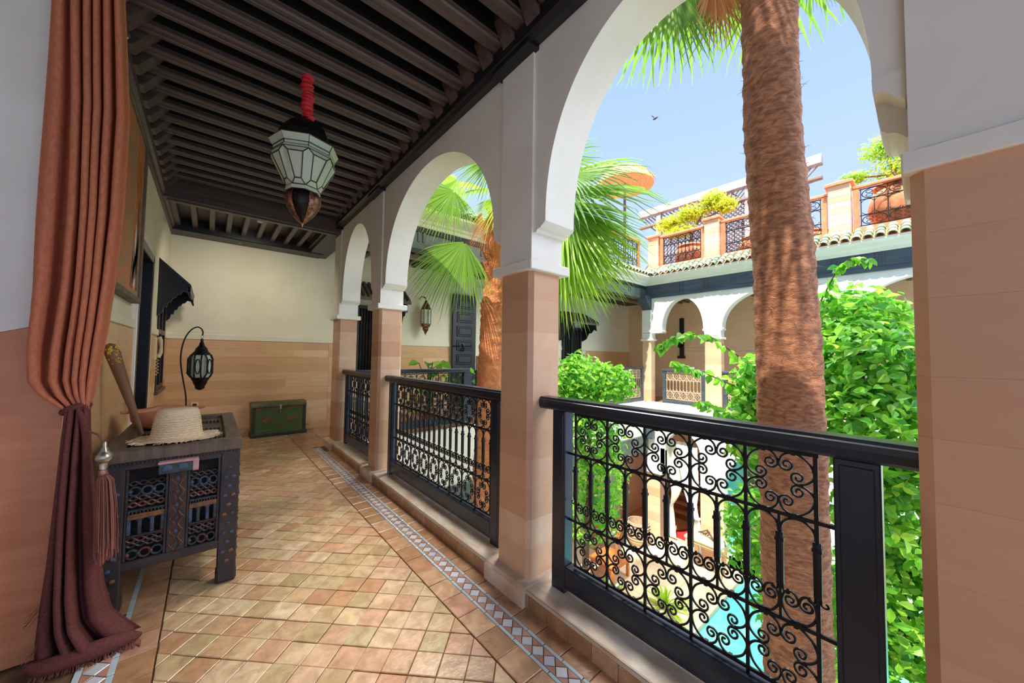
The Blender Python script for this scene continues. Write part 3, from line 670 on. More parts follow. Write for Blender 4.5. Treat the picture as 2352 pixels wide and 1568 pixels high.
# ------------------------------------------------------------------ carved side table and what stands on it
def carved_table():
    x0, x1, y0, y1, H = -.385, .153, 2.60, 3.74, .80
    t = thing('carved_table', ((x0+x1)/2, (y0+y1)/2, 0), 'dark carved wooden table with pierced painted front by the curtain', 'table')
    B = lambda n, m, *a, c=.003, p=t: MB().box(*a, c).build(n, m, p)
    for x in (x0, x1-.085):
        for y in (y0, y1-.085):
            l = B('leg', tablew, x, x+.085, y, y+.085, .0, H-.06, c=.005)
            MB().box(x-.004, x+.089, y-.004, y+.089, 0, .07, .012).build('foot', tablew, l)
            if y == y0:
                rr = random.Random(int(x*100)+9)
                for k in range(11):
                    z = .12+k*.052
                    for dx in ((.024, .060) if k % 2 else (.042,)):
                        mm = (paint_b, paint_o, paint_t)[(k+int(dx*100)) % 3]
                        b = MB().lathe([(.001, .0), (.011, .0), (.010, .004), (.003, .006)], 8).build('painted_boss', mm, l)
                        b.matrix_parent_inverse = Matrix.Translation(-wt(l)); b.rotation_euler = (PI/2, 0, 0); b.location = (x+dx, y0-.0005, z)
                        if x > 0:
                            b = MB().lathe([(.001, .0), (.011, .0), (.010, .004), (.003, .006)], 8).build('painted_boss', mm, l)
                            b.matrix_parent_inverse = Matrix.Translation(-wt(l)); b.rotation_euler = (0, PI/2, 0); b.location = (x+.0852, y0+dx, z)
    # framed top
    zt = H-.06
    for a in ((x0-.012, x1+.006, y0-.012, y0+.08), (x0-.012, x1+.006, y1-.08, y1+.01)): B('top_frame', topwood, a[0], a[1], a[2], a[3], zt, H, c=.006)
    for a in ((x0-.012, x0+.07), (x1-.07, x1+.006)): B('top_frame', topwood, a[0], a[1], y0+.08, y1-.08, zt, H, c=.006)
    B('top_panel', topwood, x0+.07, x1-.07, y0+.08, y1-.08, zt, H-.022)
    for k in range(3):
        ya = y0+.16+k*.33
        mb = MB()
        for j in range(18): mb.box(x0+.09+j*.0205, x0+.104+j*.0205, ya, ya+.02, H-.024, H-.006, .003)
        mb.build('carved_teeth', tablew, t)
    # edge moulding of the top
    mb = MB(); 
    for j in range(36): mb.box(x0+.004+j*.0148, x0+.014+j*.0148, y0-.004, y0+.01, zt-.014, zt, .002)
    mb.build('dentil_row', tablew, t)
    xa, xb = x0+.085, x1-.085; za, zb = .20, H-.06; yf = y0+.010
    B('bottom_rail', tablew, xa-.01, xb+.01, y0+.004, y0+.05, za, za+.045)
    B('top_rail', tablew, xa-.01, xb+.01, y0+.004, y0+.05, zb-.04, zb)
    B('back_board', mat('dark_back_wood', (34, 26, 24), .8), xa, xb, y0+.06, y0+.075, za, zb, c=0)  # very dark brown board behind the pierced panels
    xm = (xa+xb)/2+.01; st = B('center_stile', tablew, xm-.036, xm+.036, y0+.002, y0+.05, za+.045, zb-.04)
    # diamond zigzag on the stile
    for s in (1, -1):
        for off, m in ((.026, paint_o), (.017, paint_r)):
            P = []; z = za+.05; k = 0
            while z < zb-.04: P.append((xm+s*(off if k % 2 else .005), y0+.001, z)); z += .034; k += 1
            MB().tube(P, .0035, 4).build('zigzag', m, st)
    for k in range(7):
        z = za+.05+.034+.068*k
        if z > zb-.05: break
        MB().prism([(xm-.008, z), (xm, z-.012), (xm+.008, z), (xm, z+.012)], 'y', y0-.003, y0+.004).build('diamond', paint_b if k % 2 else paint_t, st)
    # pierced panels left and right of the stile
    for (a, b) in ((xa, xm-.036), (xm+.036, xb)):
        p = B('panel_border', tablew, a, a+.012, y0+.008, y0+.045, za+.045, zb-.04)
        MB().box(b-.012, b, y0+.008, y0+.045, za+.045, zb-.04, .002).build('panel_border', tablew, t)
        W = b-a-.024; x_ = a+.012
        def wave(z, m, n=4, r=.0055, h=.011):
            for s in (1, -1):
                MB().tube([(x_+W*i/24, yf+.010, z+s*h*math.sin(PI*n*i/24)) for i in range(25)], r, 5).build('lattice_wave', m, p)
        def xring(z, m1, m2):
            for i in range(3):
                cx = x_+W*(i+.5)/3
                MB().tube([(cx+.020*math.cos(q)*W/.13, yf+.010, z+.021*math.sin(q)) for q in [2*PI*k/14 for k in range(15)]], .0055, 5).build('lattice_ring', (m1, m2)[i % 2], p)
                MB().ball((x_+W*i/3 if i else x_+.006, yf+.008, z), .010, 8, 5).build('lattice_knob', (m2, m1)[i % 2], p)
        H4 = zb-.04-(za+.045); z0 = za+.045
        xring(z0+.028, paint_t, paint_r); wave(z0+.075, tablew); wave(z0+.10, paint_r, r=.004)
        MB().box(x_, b-.012, y0+.006, y0+.04, z0+.116, z0+.126, .002).build('lattice_rail', tablew, p)
        # little arcade
        zr = z0+.126; zh = .10
        mb = MB(); mb.box(x_, b-.012, y0+.006, y0+.035, zr+zh-.022, zr+zh+.004, .002); mb.build('arcade_lintel', paint_o, p)
        for i in range(4):
            cx = x_+W*i/3; cx = min(max(cx, x_+.006), b-.018)
            MB().box(cx-.0075, cx+.0075, y0+.008, y0+.032, zr, zr+zh-.02, .003).build('arcade_pillar', (paint_b, paint_t)[i % 2], p)
        for i in range(3):
            cx = x_+W*(i+.5)/3; w2 = W/6-.006
            P = archpts(cx, w2, zr+zh-.045, .022, 8)
            mb = MB(); mb.prism(P+[(cx+w2+.003, zr+zh-.02), (cx-w2-.003, zr+zh-.02)], 'y', y0+.010, y0+.03); mb.build('arcade_arch', tablew, p)
        mb = MB()
        for i in range(10): mb.box(x_+W*i/10+.001, x_+W*(i+.6)/10, y0+.006, y0+.03, zr+zh+.006, zr+zh+.018, .002)
        mb.box(x_, b-.012, y0+.010, y0+.035, zr+zh+.014, zr+zh+.024, .002); mb.build('tooth_rail', paint_t, p)
        wave(zr+zh+.048, paint_r); wave(zr+zh+.080, tablew); xring(zr+zh+.115, paint_t, paint_b)
        wave(zr+zh+.155, tablew, r=.004)
    # projecting lock block
    lb = B('lock_block', paint_t, xm-.075, xm+.075, y0-.042, y0+.004, zb-.075, zb-.022, c=.004)
    MB().box(xm-.078, xm+.078, y0-.046, y0+.004, zb-.024, zb-.012, .003).build('lock_cap', paint_p, lb)
    MB().box(xm+.055, xm+.080, y0-.044, y0+.004, zb-.076, zb-.020, .003).build('lock_end', paint_p, lb)
    for s in (-1, 1):
        b = MB().lathe([(.001, 0), (.022, 0), (.020, .003), (.010, .005)], 10).build('lock_rosette', paint_b, lb)
        b.matrix_parent_inverse = Matrix.Translation(-wt(lb)); b.rotation_euler = (PI/2, 0, 0); b.location = (xm-.012+s*.03, y0-.0415, zb-.048)
    # side rails toward the passage
    for z in (za, zb-.05): MB().box(x1-.05, x1-.006, y0+.085, y1-.085, z, z+.05, .003).build('side_rail', tablew, t)
    B('side_panel', tablew, x1-.04, x1-.02, y0+.085, y1-.085, za+.05, zb-.05, c=0)
carved_table()

def hat():
    c = (-.128, 2.80, .80); t = thing('straw_hat', c, 'woven straw hat with frayed brim on the carved table', 'hat')
    prof = []; V = []; F = []
    n = 48
    P = [(.070, .172), (.084, .164), (.092, .140), (.097, .10), (.102, .06), (.106, .03), (.112, .014), (.135, .010), (.160, .010), (.180, .008)]
    mb = MB()
    V = [(c[0], c[1], c[2]+.175)]
    for r, z in P:
        for k in range(n):
            a = 2*PI*k/n; e = 1+.0*math.sin(a); w = (.012*math.sin(3*a+.5)+.006*math.sin(5*a)) if r > .12 else 0
            fr = .007*((k % 3)-1) if r > .17 else 0
            V.append((c[0]+(r+fr)*math.cos(a)*(1.02), c[1]+(r+fr)*math.sin(a)*.92, c[2]+z+max(-.006, w*(r-.10)*8)+.001))
    for k in range(n): F.append((0, 1+k, 1+(k+1) % n))
    for i in range(len(P)-1):
        for k in range(n): q = 1+i*n; F.append((q+k, q+(k+1) % n, q+n+(k+1) % n, q+n+k))
    o = MB().add(V, F).build('hat_body', straw, t, smooth=60); o.modifiers.new('thick', 'SOLIDIFY').thickness = .003
    mb = MB()
    for j in range(11):
        z = .02+.0125*j; r = np.interp(z, [.014, .03, .06, .1, .13, .15, .158], [.112, .106, .102, .097, .092, .084, .07])+.001
        mb.tube([(c[0]+r*math.cos(2*PI*k/40)*1.02, c[1]+r*math.sin(2*PI*k/40)*.92, c[2]+z+.0015*((k % 2)*2-1)) for k in range(41)], .0032, 4)
    mb.build('braid', straw, t, smooth=60)
    mb = MB(); rr = random.Random(8)
    for k in range(130):
        a = rr.uniform(0, 2*PI); r = .172; l = rr.uniform(.012, .03)
        mb.tube([(c[0]+r*math.cos(a)*1.02, c[1]+r*math.sin(a)*.92, c[2]+.011), (c[0]+(r+l)*math.cos(a+rr.uniform(-.1, .1))*1.02, c[1]+(r+l)*math.sin(a)*.92, c[2]+.006+rr.uniform(-.003, .006))], .0014, 3)
    mb.build('frayed_edge', straw, t, kind='stuff')
hat()
def bowl():
    c = (-.222, 3.40, .782); t = thing('wooden_bowl', c, 'wide salmon-coloured wooden bowl behind the straw hat', 'bowl')
    n = 40; prof = [(.001, .002), (.10, .002), (.14, .02), (.160, .06), (.168, .118), (.164, .126), (.150, .120), (.142, .07), (.11, .03), (.001, .018)]
    V = []; F = []
    for r, z in prof:
        for k in range(n):
            a = 2*PI*k/n; lob = 1+.05*abs(math.sin(2*a)) if r > .15 else 1
            V.append((c[0]+r*math.cos(a)*lob, c[1]+r*math.sin(a)*lob*.95, c[2]+z+(.008*math.cos(4*a) if r > .145 else 0)))
    for i in range(len(prof)-1):
        for k in range(n): F.append((i*n+k, i*n+(k+1) % n, (i+1)*n+(k+1) % n, (i+1)*n+k))
    MB().add(V, F).build('bowl_body', clay, t, smooth=60)
    for a in (.15, PI+.15):
        o = MB().box(-.03, .03, -.018, .018, .0, .018, .005).build('lug', clay, t)
        o.matrix_parent_inverse = Matrix(); o.location = (.178*math.cos(a), .17*math.sin(a), .108); o.rotation_euler = (0, 0, a)
bowl()
def club():
    t = thing('wooden_paddle', (-.324, 3.18, .785), 'tapered wooden paddle with yellow flecks leaning on the wall', 'paddle')
    a, b = Vector((-.300, 3.10, .795)), Vector((-.438, 3.02, 1.33))
    d = (b-a); P = [a+d*k/12 for k in range(13)]
    r = [.011+.024*(k/12)**1.0 for k in range(12)]+[.022]
    mb = MB(); mb.tube(P+[b+d*.018], r+[.004], 12); mb.build('shaft', clubw, t, smooth=60)
    mb = MB(); rr = random.Random(3)
    nv = Vector((.14, -.985, .05)).normalized()
    for k in range(34):
        u = rr.uniform(.80, .975); p = a+d*u; rad = .011+.024*u
        s = d.normalized().cross(nv); q = rr.uniform(-.9, .9); n_ = (nv*math.cos(q)+s*math.sin(q)).normalized(); c = p+n_*(rad*1.0)
        e1 = d.normalized(); e2 = n_.cross(e1); h = rr.uniform(.005, .010)
        mb.add([c-e1*h-n_*.002, c+e2*h*.7-n_*.002, c+e1*h-n_*.002, c-e2*h*.7-n_*.002, c+n_*.0025], [(0,1,4),(1,2,4),(2,3,4),(3,0,4)])
    mb.build('painted_flecks', yellow, t)
club()
def arc_lamp():
    t = thing('table_lamp', (-.13, 3.66, .80), 'black pierced lantern hanging from a curved iron lamp stand', 'lamp')
    c = (-.053, 3.66)
    MB().lathe([(.001, .80), (.055, .80), (.055, .808), (.012, .816), (.008, .83)], 20, (-.128, 3.66, 0)).build('base', blackwood, t, smooth=40)
    P = [(-.128, .82), (-.127, .90), (-.133, .98), (-.150, 1.08), (-.165, 1.18), (-.170, 1.26), (-.162, 1.35), (-.143, 1.42), (-.115, 1.468), (-.085, 1.488), (-.062, 1.478), (-.050, 1.45), (-.053, 1.424)]
    Q = []
    for i in range(len(P)-1):
        for k in range(4):
            u = k/4; p0, p1, p2, p3 = P[max(i-1, 0)], P[i], P[i+1], P[min(i+2, len(P)-1)]
            Q.append(tuple(.5*((2*p1[j])+(-p0[j]+p2[j])*u+(2*p0[j]-5*p1[j]+4*p2[j]-p3[j])*u*u+(-p0[j]+3*p1[j]-3*p2[j]+p3[j])*u**3) for j in (0, 1)))
    Q.append(P[-1])
    MB().tube([(x, 3.66, z) for x, z in Q], .0048, 8).build('stem', ironm, t, smooth=60)
    lt = MB().lathe([(.004, 1.40), (.008, 1.398), (.010, 1.37), (.014, 1.365), (.018, 1.345), (.034, 1.325), (.042, 1.30), (.056, 1.285), (.060, 1.272)], 12, (*c, 0)).build('lantern_top', darkmetal, t, smooth=35)
    MB().tube([(c[0]+.007*math.cos(q), 3.66, 1.413+.012*math.sin(q)) for q in [2*PI*k/12 for k in range(13)]], .0018, 5).build('hook_ring', silver, t)
    MB().lathe([(.058, 1.10), (.054, 1.085), (.044, 1.07), (.040, 1.05), (.030, 1.035), (.028, 1.015), (.016, 1.005), (.001, 1.0)], 12, (*c, 0)).build('lantern_bottom', darkmetal, t, smooth=35)
    for k in range(6):
        a = 2*PI*k/6+.26; e = Vector((math.cos(a), math.sin(a), 0)); s = Vector((-e.y, e.x, 0)); m = Vector((*c, 0))
        out = .066+.006*(k % 2)
        def pt(r, w, z): return m+e*r+s*w+Vector((0, 0, z))
        mb = MB(); zs = [(1.10, .052), (1.13, out), (1.24, out), (1.275, .054)]
        w = .016
        V = [];
        for z, r in zs: V += [pt(r, -w, z), pt(r, w, z)]
        mb.add(V, [(0,1,3,2),(2,3,5,4),(4,5,7,6)])
        gl = mb.build('glass_pane', glassm, t)
        for sg in (-1, 1):
            MB().tube([pt(r+.001, sg*(w+.004), z) for z, r in zs], .0052, 5).build('lantern_rib', darkmetal, t)
        MB().tube([pt(out+.001, w*.95*math.cos(q), 1.185+.056*math.sin(q)) for q in [2*PI*i/14 for i in range(15)]], .004, 5).build('pane_ring', darkmetal, t)
    MB().lathe([(.050, 1.09), (.056, 1.11), (.056, 1.27), (.050, 1.285)], 12, (*c, 0)).build('inner_glass', glassm, t, smooth=35)
arc_lamp()
def socket():
    t = thing('wall_socket', (-.147, 6.885, .525), 'small ivory wall socket above the far floor by the lamp', 'socket')
    MB().box(-.19, -.105, 6.876, 6.892, .48, .565, .004).build('plate', ivory, t)
    MB().box(-.17, -.125, 6.872, 6.877, .50, .545, .003).build('socket_face', blackwood, t)
socket()

# ------------------------------------------------------------------ green chest at the far wall
def chest():
    x0, x1, y0, y1 = .50, 1.24, 6.62, 6.885; zt = .50
    t = thing('green_chest', ((x0+x1)/2, (y0+y1)/2, 0), 'worn green painted wooden chest against the far wall', 'chest')
    MB().box(x0+.012, x1-.012, y0+.012, y1, .04, zt-.045, .004).build('body', greenchest, t)
    MB().box(x0-.006, x1+.008, y0-.006, y1, 0, .055, .008).build('plinth', chestedge, t)
    for a, b in ((x0+.012, x0+.055), (x1-.055, x1-.012)): MB().box(a, b, y0+.004, y0+.02, .055, zt-.05, .003).build('corner_post', chestedge, t)
    MB().box(x0+.055, x1-.055, y0+.006, y0+.02, .05, .10, .003).build('rail', greenchest, t)
    MB().box(x0+.055, x1-.055, y0+.006, y0+.02, zt-.10, zt-.05, .003).build('rail', rustspot, t)
    for a, b in ((.13, .30), (.44, .61)):
        o = MB().lathe([(.001, 0), (.085, 0), (.080, .005), (.05, .007), (.001, .007)], 20).build('painted_medallion', rustspot, t)
        o.matrix_parent_inverse = Matrix.Translation(-wt(t)); o.rotation_euler = (PI/2, 0, 0); o.location = (x0+(a+b)/2, y0+.013, .26); o.scale = (1, .7, 1)
    ld = MB().prism([(y0-.012, zt-.045), (y1+.0, zt-.045), (y1, zt+.02), (y0+.03, zt+.018), (y0-.012, zt-.02)], 'x', x0-.004, x1-.01).build('lid', mat('dull_olive_lid', (104, 96, 64), .5, c2=(60, 70, 40), scale=10), t)
    h = MB().box(.857, .885, y0-.018, y0+.0, zt-.09, zt-.015, .003).build('hasp', silver, t)
    MB().box(.861, .881, y0-.014, y0+.002, zt-.17, zt-.088, .003).build('hasp_plate', mat('dull_steel', (120, 116, 108), .4, metal=.6), h)
chest()

# ------------------------------------------------------------------ left wall: painting, door, window, canopy, telephone
def painting():
    t = thing('painting', (-.47, 3.3, 1.7), 'large orange and grey figure painting on the left wall behind the curtain', 'painting')
    MB().box(-.478, -.440, 2.86, 3.93, 1.70, 2.88, .004).build('canvas', paper, t)
    for a in ((2.83, 2.87, 1.66, 2.92), (3.90, 3.945, 1.66, 2.92)): MB().box(-.479, -.425, *a, .004).build('frame_side', picframe, t)
    for a in ((2.87, 3.90, 1.66, 1.70), (2.87, 3.90, 2.88, 2.92)): MB().box(-.479, -.425, *a, .004).build('frame_rail', picframe, t)
    MB().box(-.441, -.4385, 3.60, 3.88, 1.95, 2.82, .001).build('orange_field', canvas2, t)
    rr = random.Random(2)
    for k in range(5): MB().prism([(3.55+.05*k, 1.75+.03*k), (3.62+.05*k, 1.74), (3.66+.045*k, 1.9+.06*k), (3.60+.03*k, 2.0+.1*k)], 'x', -.441, -.4375).build('brush_shape', (paint_r, clay, whitecl, canvas2, paint_t)[k], t)
painting()
d1 = MB().box(-.60, -.56, 4.17, 4.95, 0, 2.18, .004).build('door_1', mat('near_black_door', (22, 24, 30), .4), **ST)
for k in range(4): MB().box(-.562, -.55, 4.24, 4.88, .12+k*.52, .54+k*.52, .006).build('door_panel', blackwood, d1)
for a in ((4.13, 4.20), (4.92, 4.99)): MB().box(-.60, -.455, *a, 0, 2.22, .006).build('door_jamb', blackwood, d1)
MB().box(-.60, -.455, 4.13, 4.99, 2.16, 2.24, .006).build('door_head', blackwood, d1)
MB().lathe([(.001, 0), (.014, .004), (.010, .02)], 10, (-.552, 4.86, 1.02)).build('door_knob', ironm, d1)
for a in ((4.09, 4.13), (4.99, 5.03)): MB().box(-.49, -.455, *a, 0, 2.28, .004).build('architrave', plaster, wall_left)
MB().box(-.49, -.455, 4.09, 5.03, 2.24, 2.29, .004).build('architrave', plaster, wall_left)
w2 = MB().box(-.62, -.60, 5.80, 6.51, .86, 2.18).build('window_1', dkglass, **ST)
for a in ((5.76, 5.82), (6.49, 6.55), (6.13, 6.18)): MB().box(-.63, -.465, *a, .83, 2.2, .004).build('window_frame', blackwood, w2)
for z in (.83, 1.5, 2.14): MB().box(-.62, -.466, 5.76, 6.55, z, z+.06, .004).build('window_rail', blackwood, w2)
MB().box(-.52, -.44, 5.70, 6.60, .795, .835, .006).build('window_sill', joistm, wall_left)
for y in (5.90, 6.0, 6.25, 6.35, 6.43): MB().tube([(-.53, y, .86), (-.53, y, 2.14)], .007, 6).build('window_bar', ironm, w2)
def canopy(x, y0, y1, z, out, name, label, axis=1, tiles=False):
    """small timber hood on the left wall: sloping boards, fretted side brackets"""
    t = thing(name, (x, (y0+y1)/2, z-.35), label, 'canopy')
    MB().prism([(x, z), (x+out, z-.27), (x+out+.012, z-.30), (x+out, z-.31), (x, z-.045)], 'y', y0-.02, y1+.02).build('hood_board', blackwood, t)
    for y in (y0, y1-.03):
        P = [(x, z-.03), (x+out*.94, z-.26), (x+out*1.04, z-.42), (x+out*.98, z-.43), (x+out*.90, z-.37), (x+out*.78, z-.36), (x+out*.68, z-.40), (x+out*.60, z-.405), (x+out*.54, z-.44), (x+out*.46, z-.45), (x+out*.40, z-.50), (x+out*.33, z-.50), (x+out*.28, z-.56), (x+out*.20, z-.56), (x+out*.15, z-.62), (x+out*.02, z-.66), (x, z-.66)]
        MB().prism(P, 'y', y, y+.03).build('fretted_bracket', blackwood, t)
    MB().box(x+out-.02, x+out+.005, y0, y1, z-.36, z-.27, .004).build('front_board', blackwood, t)
    return t
canopy(-.478, 5.64, 6.66, 2.36, .27, 'window_canopy', 'black carved wooden hood over the left wall window')
def phone():
    t = thing('door_phone', (-.46, 5.45, 1.2), 'ivory intercom handset hanging on the left wall between door and window', 'telephone')
    MB().box(-.48, -.445, 5.36, 5.47, 1.20, 1.44, .008).build('wall_unit', ivory, t)
    MB().tube([(-.44, 5.50, 1.45), (-.425, 5.505, 1.42), (-.418, 5.51, 1.34), (-.42, 5.51, 1.28), (-.44, 5.50, 1.23)], [.022, .018, .014, .018, .022], 10).build('handset', ivory, t, smooth=60)
    MB().tube([(-.44+.012*math.cos(k*1.1), 5.49+.012*math.sin(k*1.1), 1.23-.006*k) for k in range(34)], .003, 4).build('coiled_cord', ivory, t)
phone()

# ------------------------------------------------------------------ hanging lantern
def lantern():
    c = (.43, 2.65); t = thing('pendant_lantern', (*c, 2.13), 'faceted frosted glass lantern hanging by a red cloth from the ceiling', 'lantern')
    m = Vector((*c, 0))
    P = [(c[0]+.008*math.sin(k*1.3), c[1]+.006*math.cos(k*1.7), 3.20-.033*k) for k in range(12)]
    mb = MB(); rr = random.Random(6)
    mb.tube([(c[0]+.012*math.sin(3*z)+.004*math.sin(40*z), c[1]+.004*math.cos(31*z), z) for z in [3.17-.008*k for k in range(46)]], [.032+.007*math.sin(k*1.9)+.004*math.sin(k*.7) for k in range(46)], 14)
    mb.build('red_sleeve', redcloth, t, smooth=70)
    MB().tube([(c[0], c[1], 2.86), (c[0], c[1], 2.76)], .028, 10).build('neck_tube', darkmetal, t, smooth=50)
    n = 8; a0 = PI/8+.33
    def ring(r, z): return [m+Vector((r*math.cos(a0+2*PI*k/n), r*math.sin(a0+2*PI*k/n), z)) for k in range(n)]
    def facets(name, levels, mt, solid=.0, alt=None):
        for k in range(n):
            for (r0, z0), (r1, z1) in zip(levels[:-1], levels[1:]):
                A, B = ring(r0, z0), ring(r1, z1); j = (k+1) % n
                mb = MB().add([A[k], A[j], B[j], B[k]], [(0,1,2,3)]); o = mb.build(name, (mt if not alt or k % 2 else alt), t)
                o.modifiers.new('thick', 'SOLIDIFY').thickness = .003
    facets('dome_panel', [(.030, 2.825), (.090, 2.81), (.130, 2.77), (.150, 2.72), (.150, 2.66)], darkmetal)
    levels = [(.200, 2.655), (.178, 2.615), (.176, 2.592), (.186, 2.572)]
    facets('glass_pane', levels, glassm)
    facets('rim_plate', [(.150, 2.662), (.200, 2.657)], darkmetal)
    # star belly: panes alternate recessed and projecting
    up, lo = ring(.186, 2.572), ring(.098, 2.375); kn = ring(.172, 2.56)
    for k in range(n):
        j = (k+1) % n
        A, B, C_, D = up[k], up[j], lo[j], lo[k]
        mid_u0 = A.lerp(B, .2)+Vector((0, 0, -.028)); mid_u1 = A.lerp(B, .8)+Vector((0, 0, -.028)); mid_l0 = D.lerp(C_, .25)+Vector((0, 0, .03)); mid_l1 = D.lerp(C_, .75)+Vector((0, 0, .03))
        nn = ((A+B)/2-m); nn.z = 0; nn.normalize()
        off = nn*.022
        q = [mid_u0+off*.3, mid_u1+off*.3, mid_l1+off, mid_l0+off]
        for quad in (q, [A, B, q[1], q[0]], [B, C_, q[2], q[1]], [C_, D, q[3], q[2]], [D, A, q[0], q[3]]):
            o = MB().add(quad, [(0,1,2,3)]).build('glass_pane', glassm, t); o.modifiers.new('thick', 'SOLIDIFY').thickness = .002
        for e in ((A, B), (A, q[0]), (B, q[1]), (q[0], q[1]), (q[1], q[2]), (q[2], q[3]), (q[3], q[0]), (q[3], D), (q[2], C_), (D, C_)):
            MB().tube([e[0], e[1]], .0042, 5).build('came', came, t)
    for (r, z) in levels:
        R_ = ring(r, z); MB().tube(R_+[R_[0]], .0042, 5).build('came', came, t)
    for k in range(n): MB().tube([ring(r, z)[k] for r, z in levels], .003, 5).build('came', came, t)
    facets('glass_pane', [(.098, 2.375), (.100, 2.345)], glassm)
    R_ = ring(.100, 2.345); MB().tube(R_+[R_[0]], .003, 5).build('came', came, t)
    n2 = 6
    prof = [(.092, 2.345), (.100, 2.31), (.096, 2.27), (.078, 2.23), (.052, 2.195), (.028, 2.17), (.012, 2.155), (.004, 2.15)]
    for k in range(n2):
        a, b = 2*PI*k/n2+a0, 2*PI*(k+1)/n2+a0; V = []; F = []
        for r, z in prof: V += [(c[0]+r*math.cos(a), c[1]+r*math.sin(a), z), (c[0]+r*1.02*math.cos((a+b)/2), c[1]+r*1.02*math.sin((a+b)/2), z), (c[0]+r*math.cos(b), c[1]+r*math.sin(b), z)]
        for i in range(len(prof)-1):
            for s in (0, 1): F.append((3*i+s, 3*i+s+1, 3*i+4+s, 3*i+3+s))
        o = MB().add(V, F).build('pierced_petal', darkmetal if k % 3 == 0 else copper, t, smooth=50); o.modifiers.new('thick', 'SOLIDIFY').thickness = .002
        MB().tube([(c[0]+(r+.001)*math.cos(a), c[1]+(r+.001)*math.sin(a), z) for r, z in prof], .0035, 5).build('petal_rib', copper, t)
    MB().lathe([(.006, 2.155), (.009, 2.148), (.005, 2.14), (.003, 2.125)], 10, (*c, 0)).build('finial', brass, t, smooth=40)
lantern()

# ------------------------------------------------------------------ the other two sides of the patio
XF, YW = 9.6, 5.3
class Side:
    """u runs along the side, d out into the patio"""
    def __init__(s, axis, at): s.axis = axis; s.at = at
    def box(s, mb, u0, u1, d0, d1, z0, z1, c=0):
        if s.axis == 'wing': return mb.box(u0, u1, s.at-d1, s.at-d0, z0, z1, c)
        return mb.box(s.at-d1, s.at-d0, u0, u1, z0, z1, c)
    def prism(s, mb, poly, u0, u1):
        P = [(s.at-d, z) for d, z in poly]
        return mb.prism(P, 'x' if s.axis == 'wing' else 'y', u0, u1)
    def pt(s, u, d, z): return Vector((u, s.at-d, z)) if s.axis == 'wing' else Vector((s.at-d, u, z))
wing, far = Side('wing', YW), Side('far', XF)
TILE = None
def roof_tile_mesh(rot):
    mb = MB(); n = 6; r0, r1, L = .070, .058, .20
    V = []; 
    for k in range(n+1):
        a = PI*k/n; V.append((r0*math.cos(a), 0, r0*math.sin(a)))
    for k in range(n+1):
        a = PI*k/n; V.append((r1*math.cos(a), L, r1*math.sin(a)))
    for k in range(n+1):
        a = PI*k/n; V.append(((r0-.014)*math.cos(a), 0, (r0-.014)*math.sin(a)))
    F = [(k, k+1, n+2+k, n+1+k) for k in range(n)]+[(k, 2*n+2+k, 2*n+3+k, k+1) for k in range(n)]
    mb.add(V, F); return mb.mesh('roof_tile', rooftile, 60)
RT = roof_tile_mesh(0)
def roofline(sd, u0, u1, wood, name, tilekids=True):
    root = sd.box(MB(), u0, u1, -.35, 0, 3.06, 3.60).build(name, plaster, **ST)
    sd.box(MB(), u0, u1, -.02, .03, 3.06, 3.36, .004).build('fascia_board', wood, root)
    sd.box(MB(), u0, u1, -.2, .045, 2.99, 3.075, .006).build('fascia_beam', wood, root)
    sd.prism(MB(), [(-.02, 3.36), (.05, 3.36), (.07, 3.38), (.07, 3.41), (.12, 3.42), (.14, 3.45), (.28, 3.50), (.33, 3.53), (.33, 3.575), (-.02, 3.60)], u0, u1).build('cornice', plaster, root)
    sd.prism(MB(), [(.34, 3.57), (-.10, 3.85), (-.30, 3.85), (-.30, 3.57)], u0, u1).build('tile_bed', terracot, root)
    u = u0+.25
    while u < u1-.1:
        for k in (-.045, .045):
            sd.prism(MB(), [(.028, 3.10), (.040, 3.11), (.046, 3.13), (.046, 3.34), (.028, 3.345)], u+k-.014, u+k+.014).build('fascia_bracket', wood, root)
        u += .62
    return root
def lay_tiles(sd, root, u0, u1):
    u = u0; rr = random.Random(5)
    ang = math.atan2(.28, .44)
    while u < u1:
        for row in range(3):
            d = .36-.145*row; z = 3.575+.092*row
            o = link('roof_tile', RT, root, loc=sd.pt(u, d, z))
            o.rotation_euler = (ang, 0, 0) if sd.axis == 'wing' else (ang, 0, -PI/2)
            o.rotation_euler.z += rr.uniform(-.04, .04)
        u += .158
rf = roofline(far, -2.2, 5.3, bluewood, 'trim_3'); lay_tiles(far, rf, -.6, 5.25)
rw = roofline(wing, 1.66, 9.62, greenwood, 'trim_4'); lay_tiles(wing, rw, 2.2, 9.4)
# wing gallery
box('floor_wing', tile_b, 1.64, 11.4, YW, YF, -.42, 0, **ST)
box('trim_5', plaster, 1.6, 9.62, YW-.08, YW+.02, -.46, .05, **ST)
box('trim_6', plaster, XF-.10, XF+.02, -2.2, YW, -.46, .05, **ST)
cw = box('ceiling_wing', boardm, 1.5, 11.6, YW-.05, 7.1, 3.27, 3.34, **ST)
x = 1.72
while x < 11.3:
    MB().box(x-.045, x+.045, YW+.15, 6.9, 3.10, 3.275, .008).build('joist', joistm, cw); x += .205
MB().box(1.5, 11.4, 6.0, 6.10, 3.03, 3.12, .006).build('cross_beam', mat('pale_beam', (150, 132, 112), .5), cw)
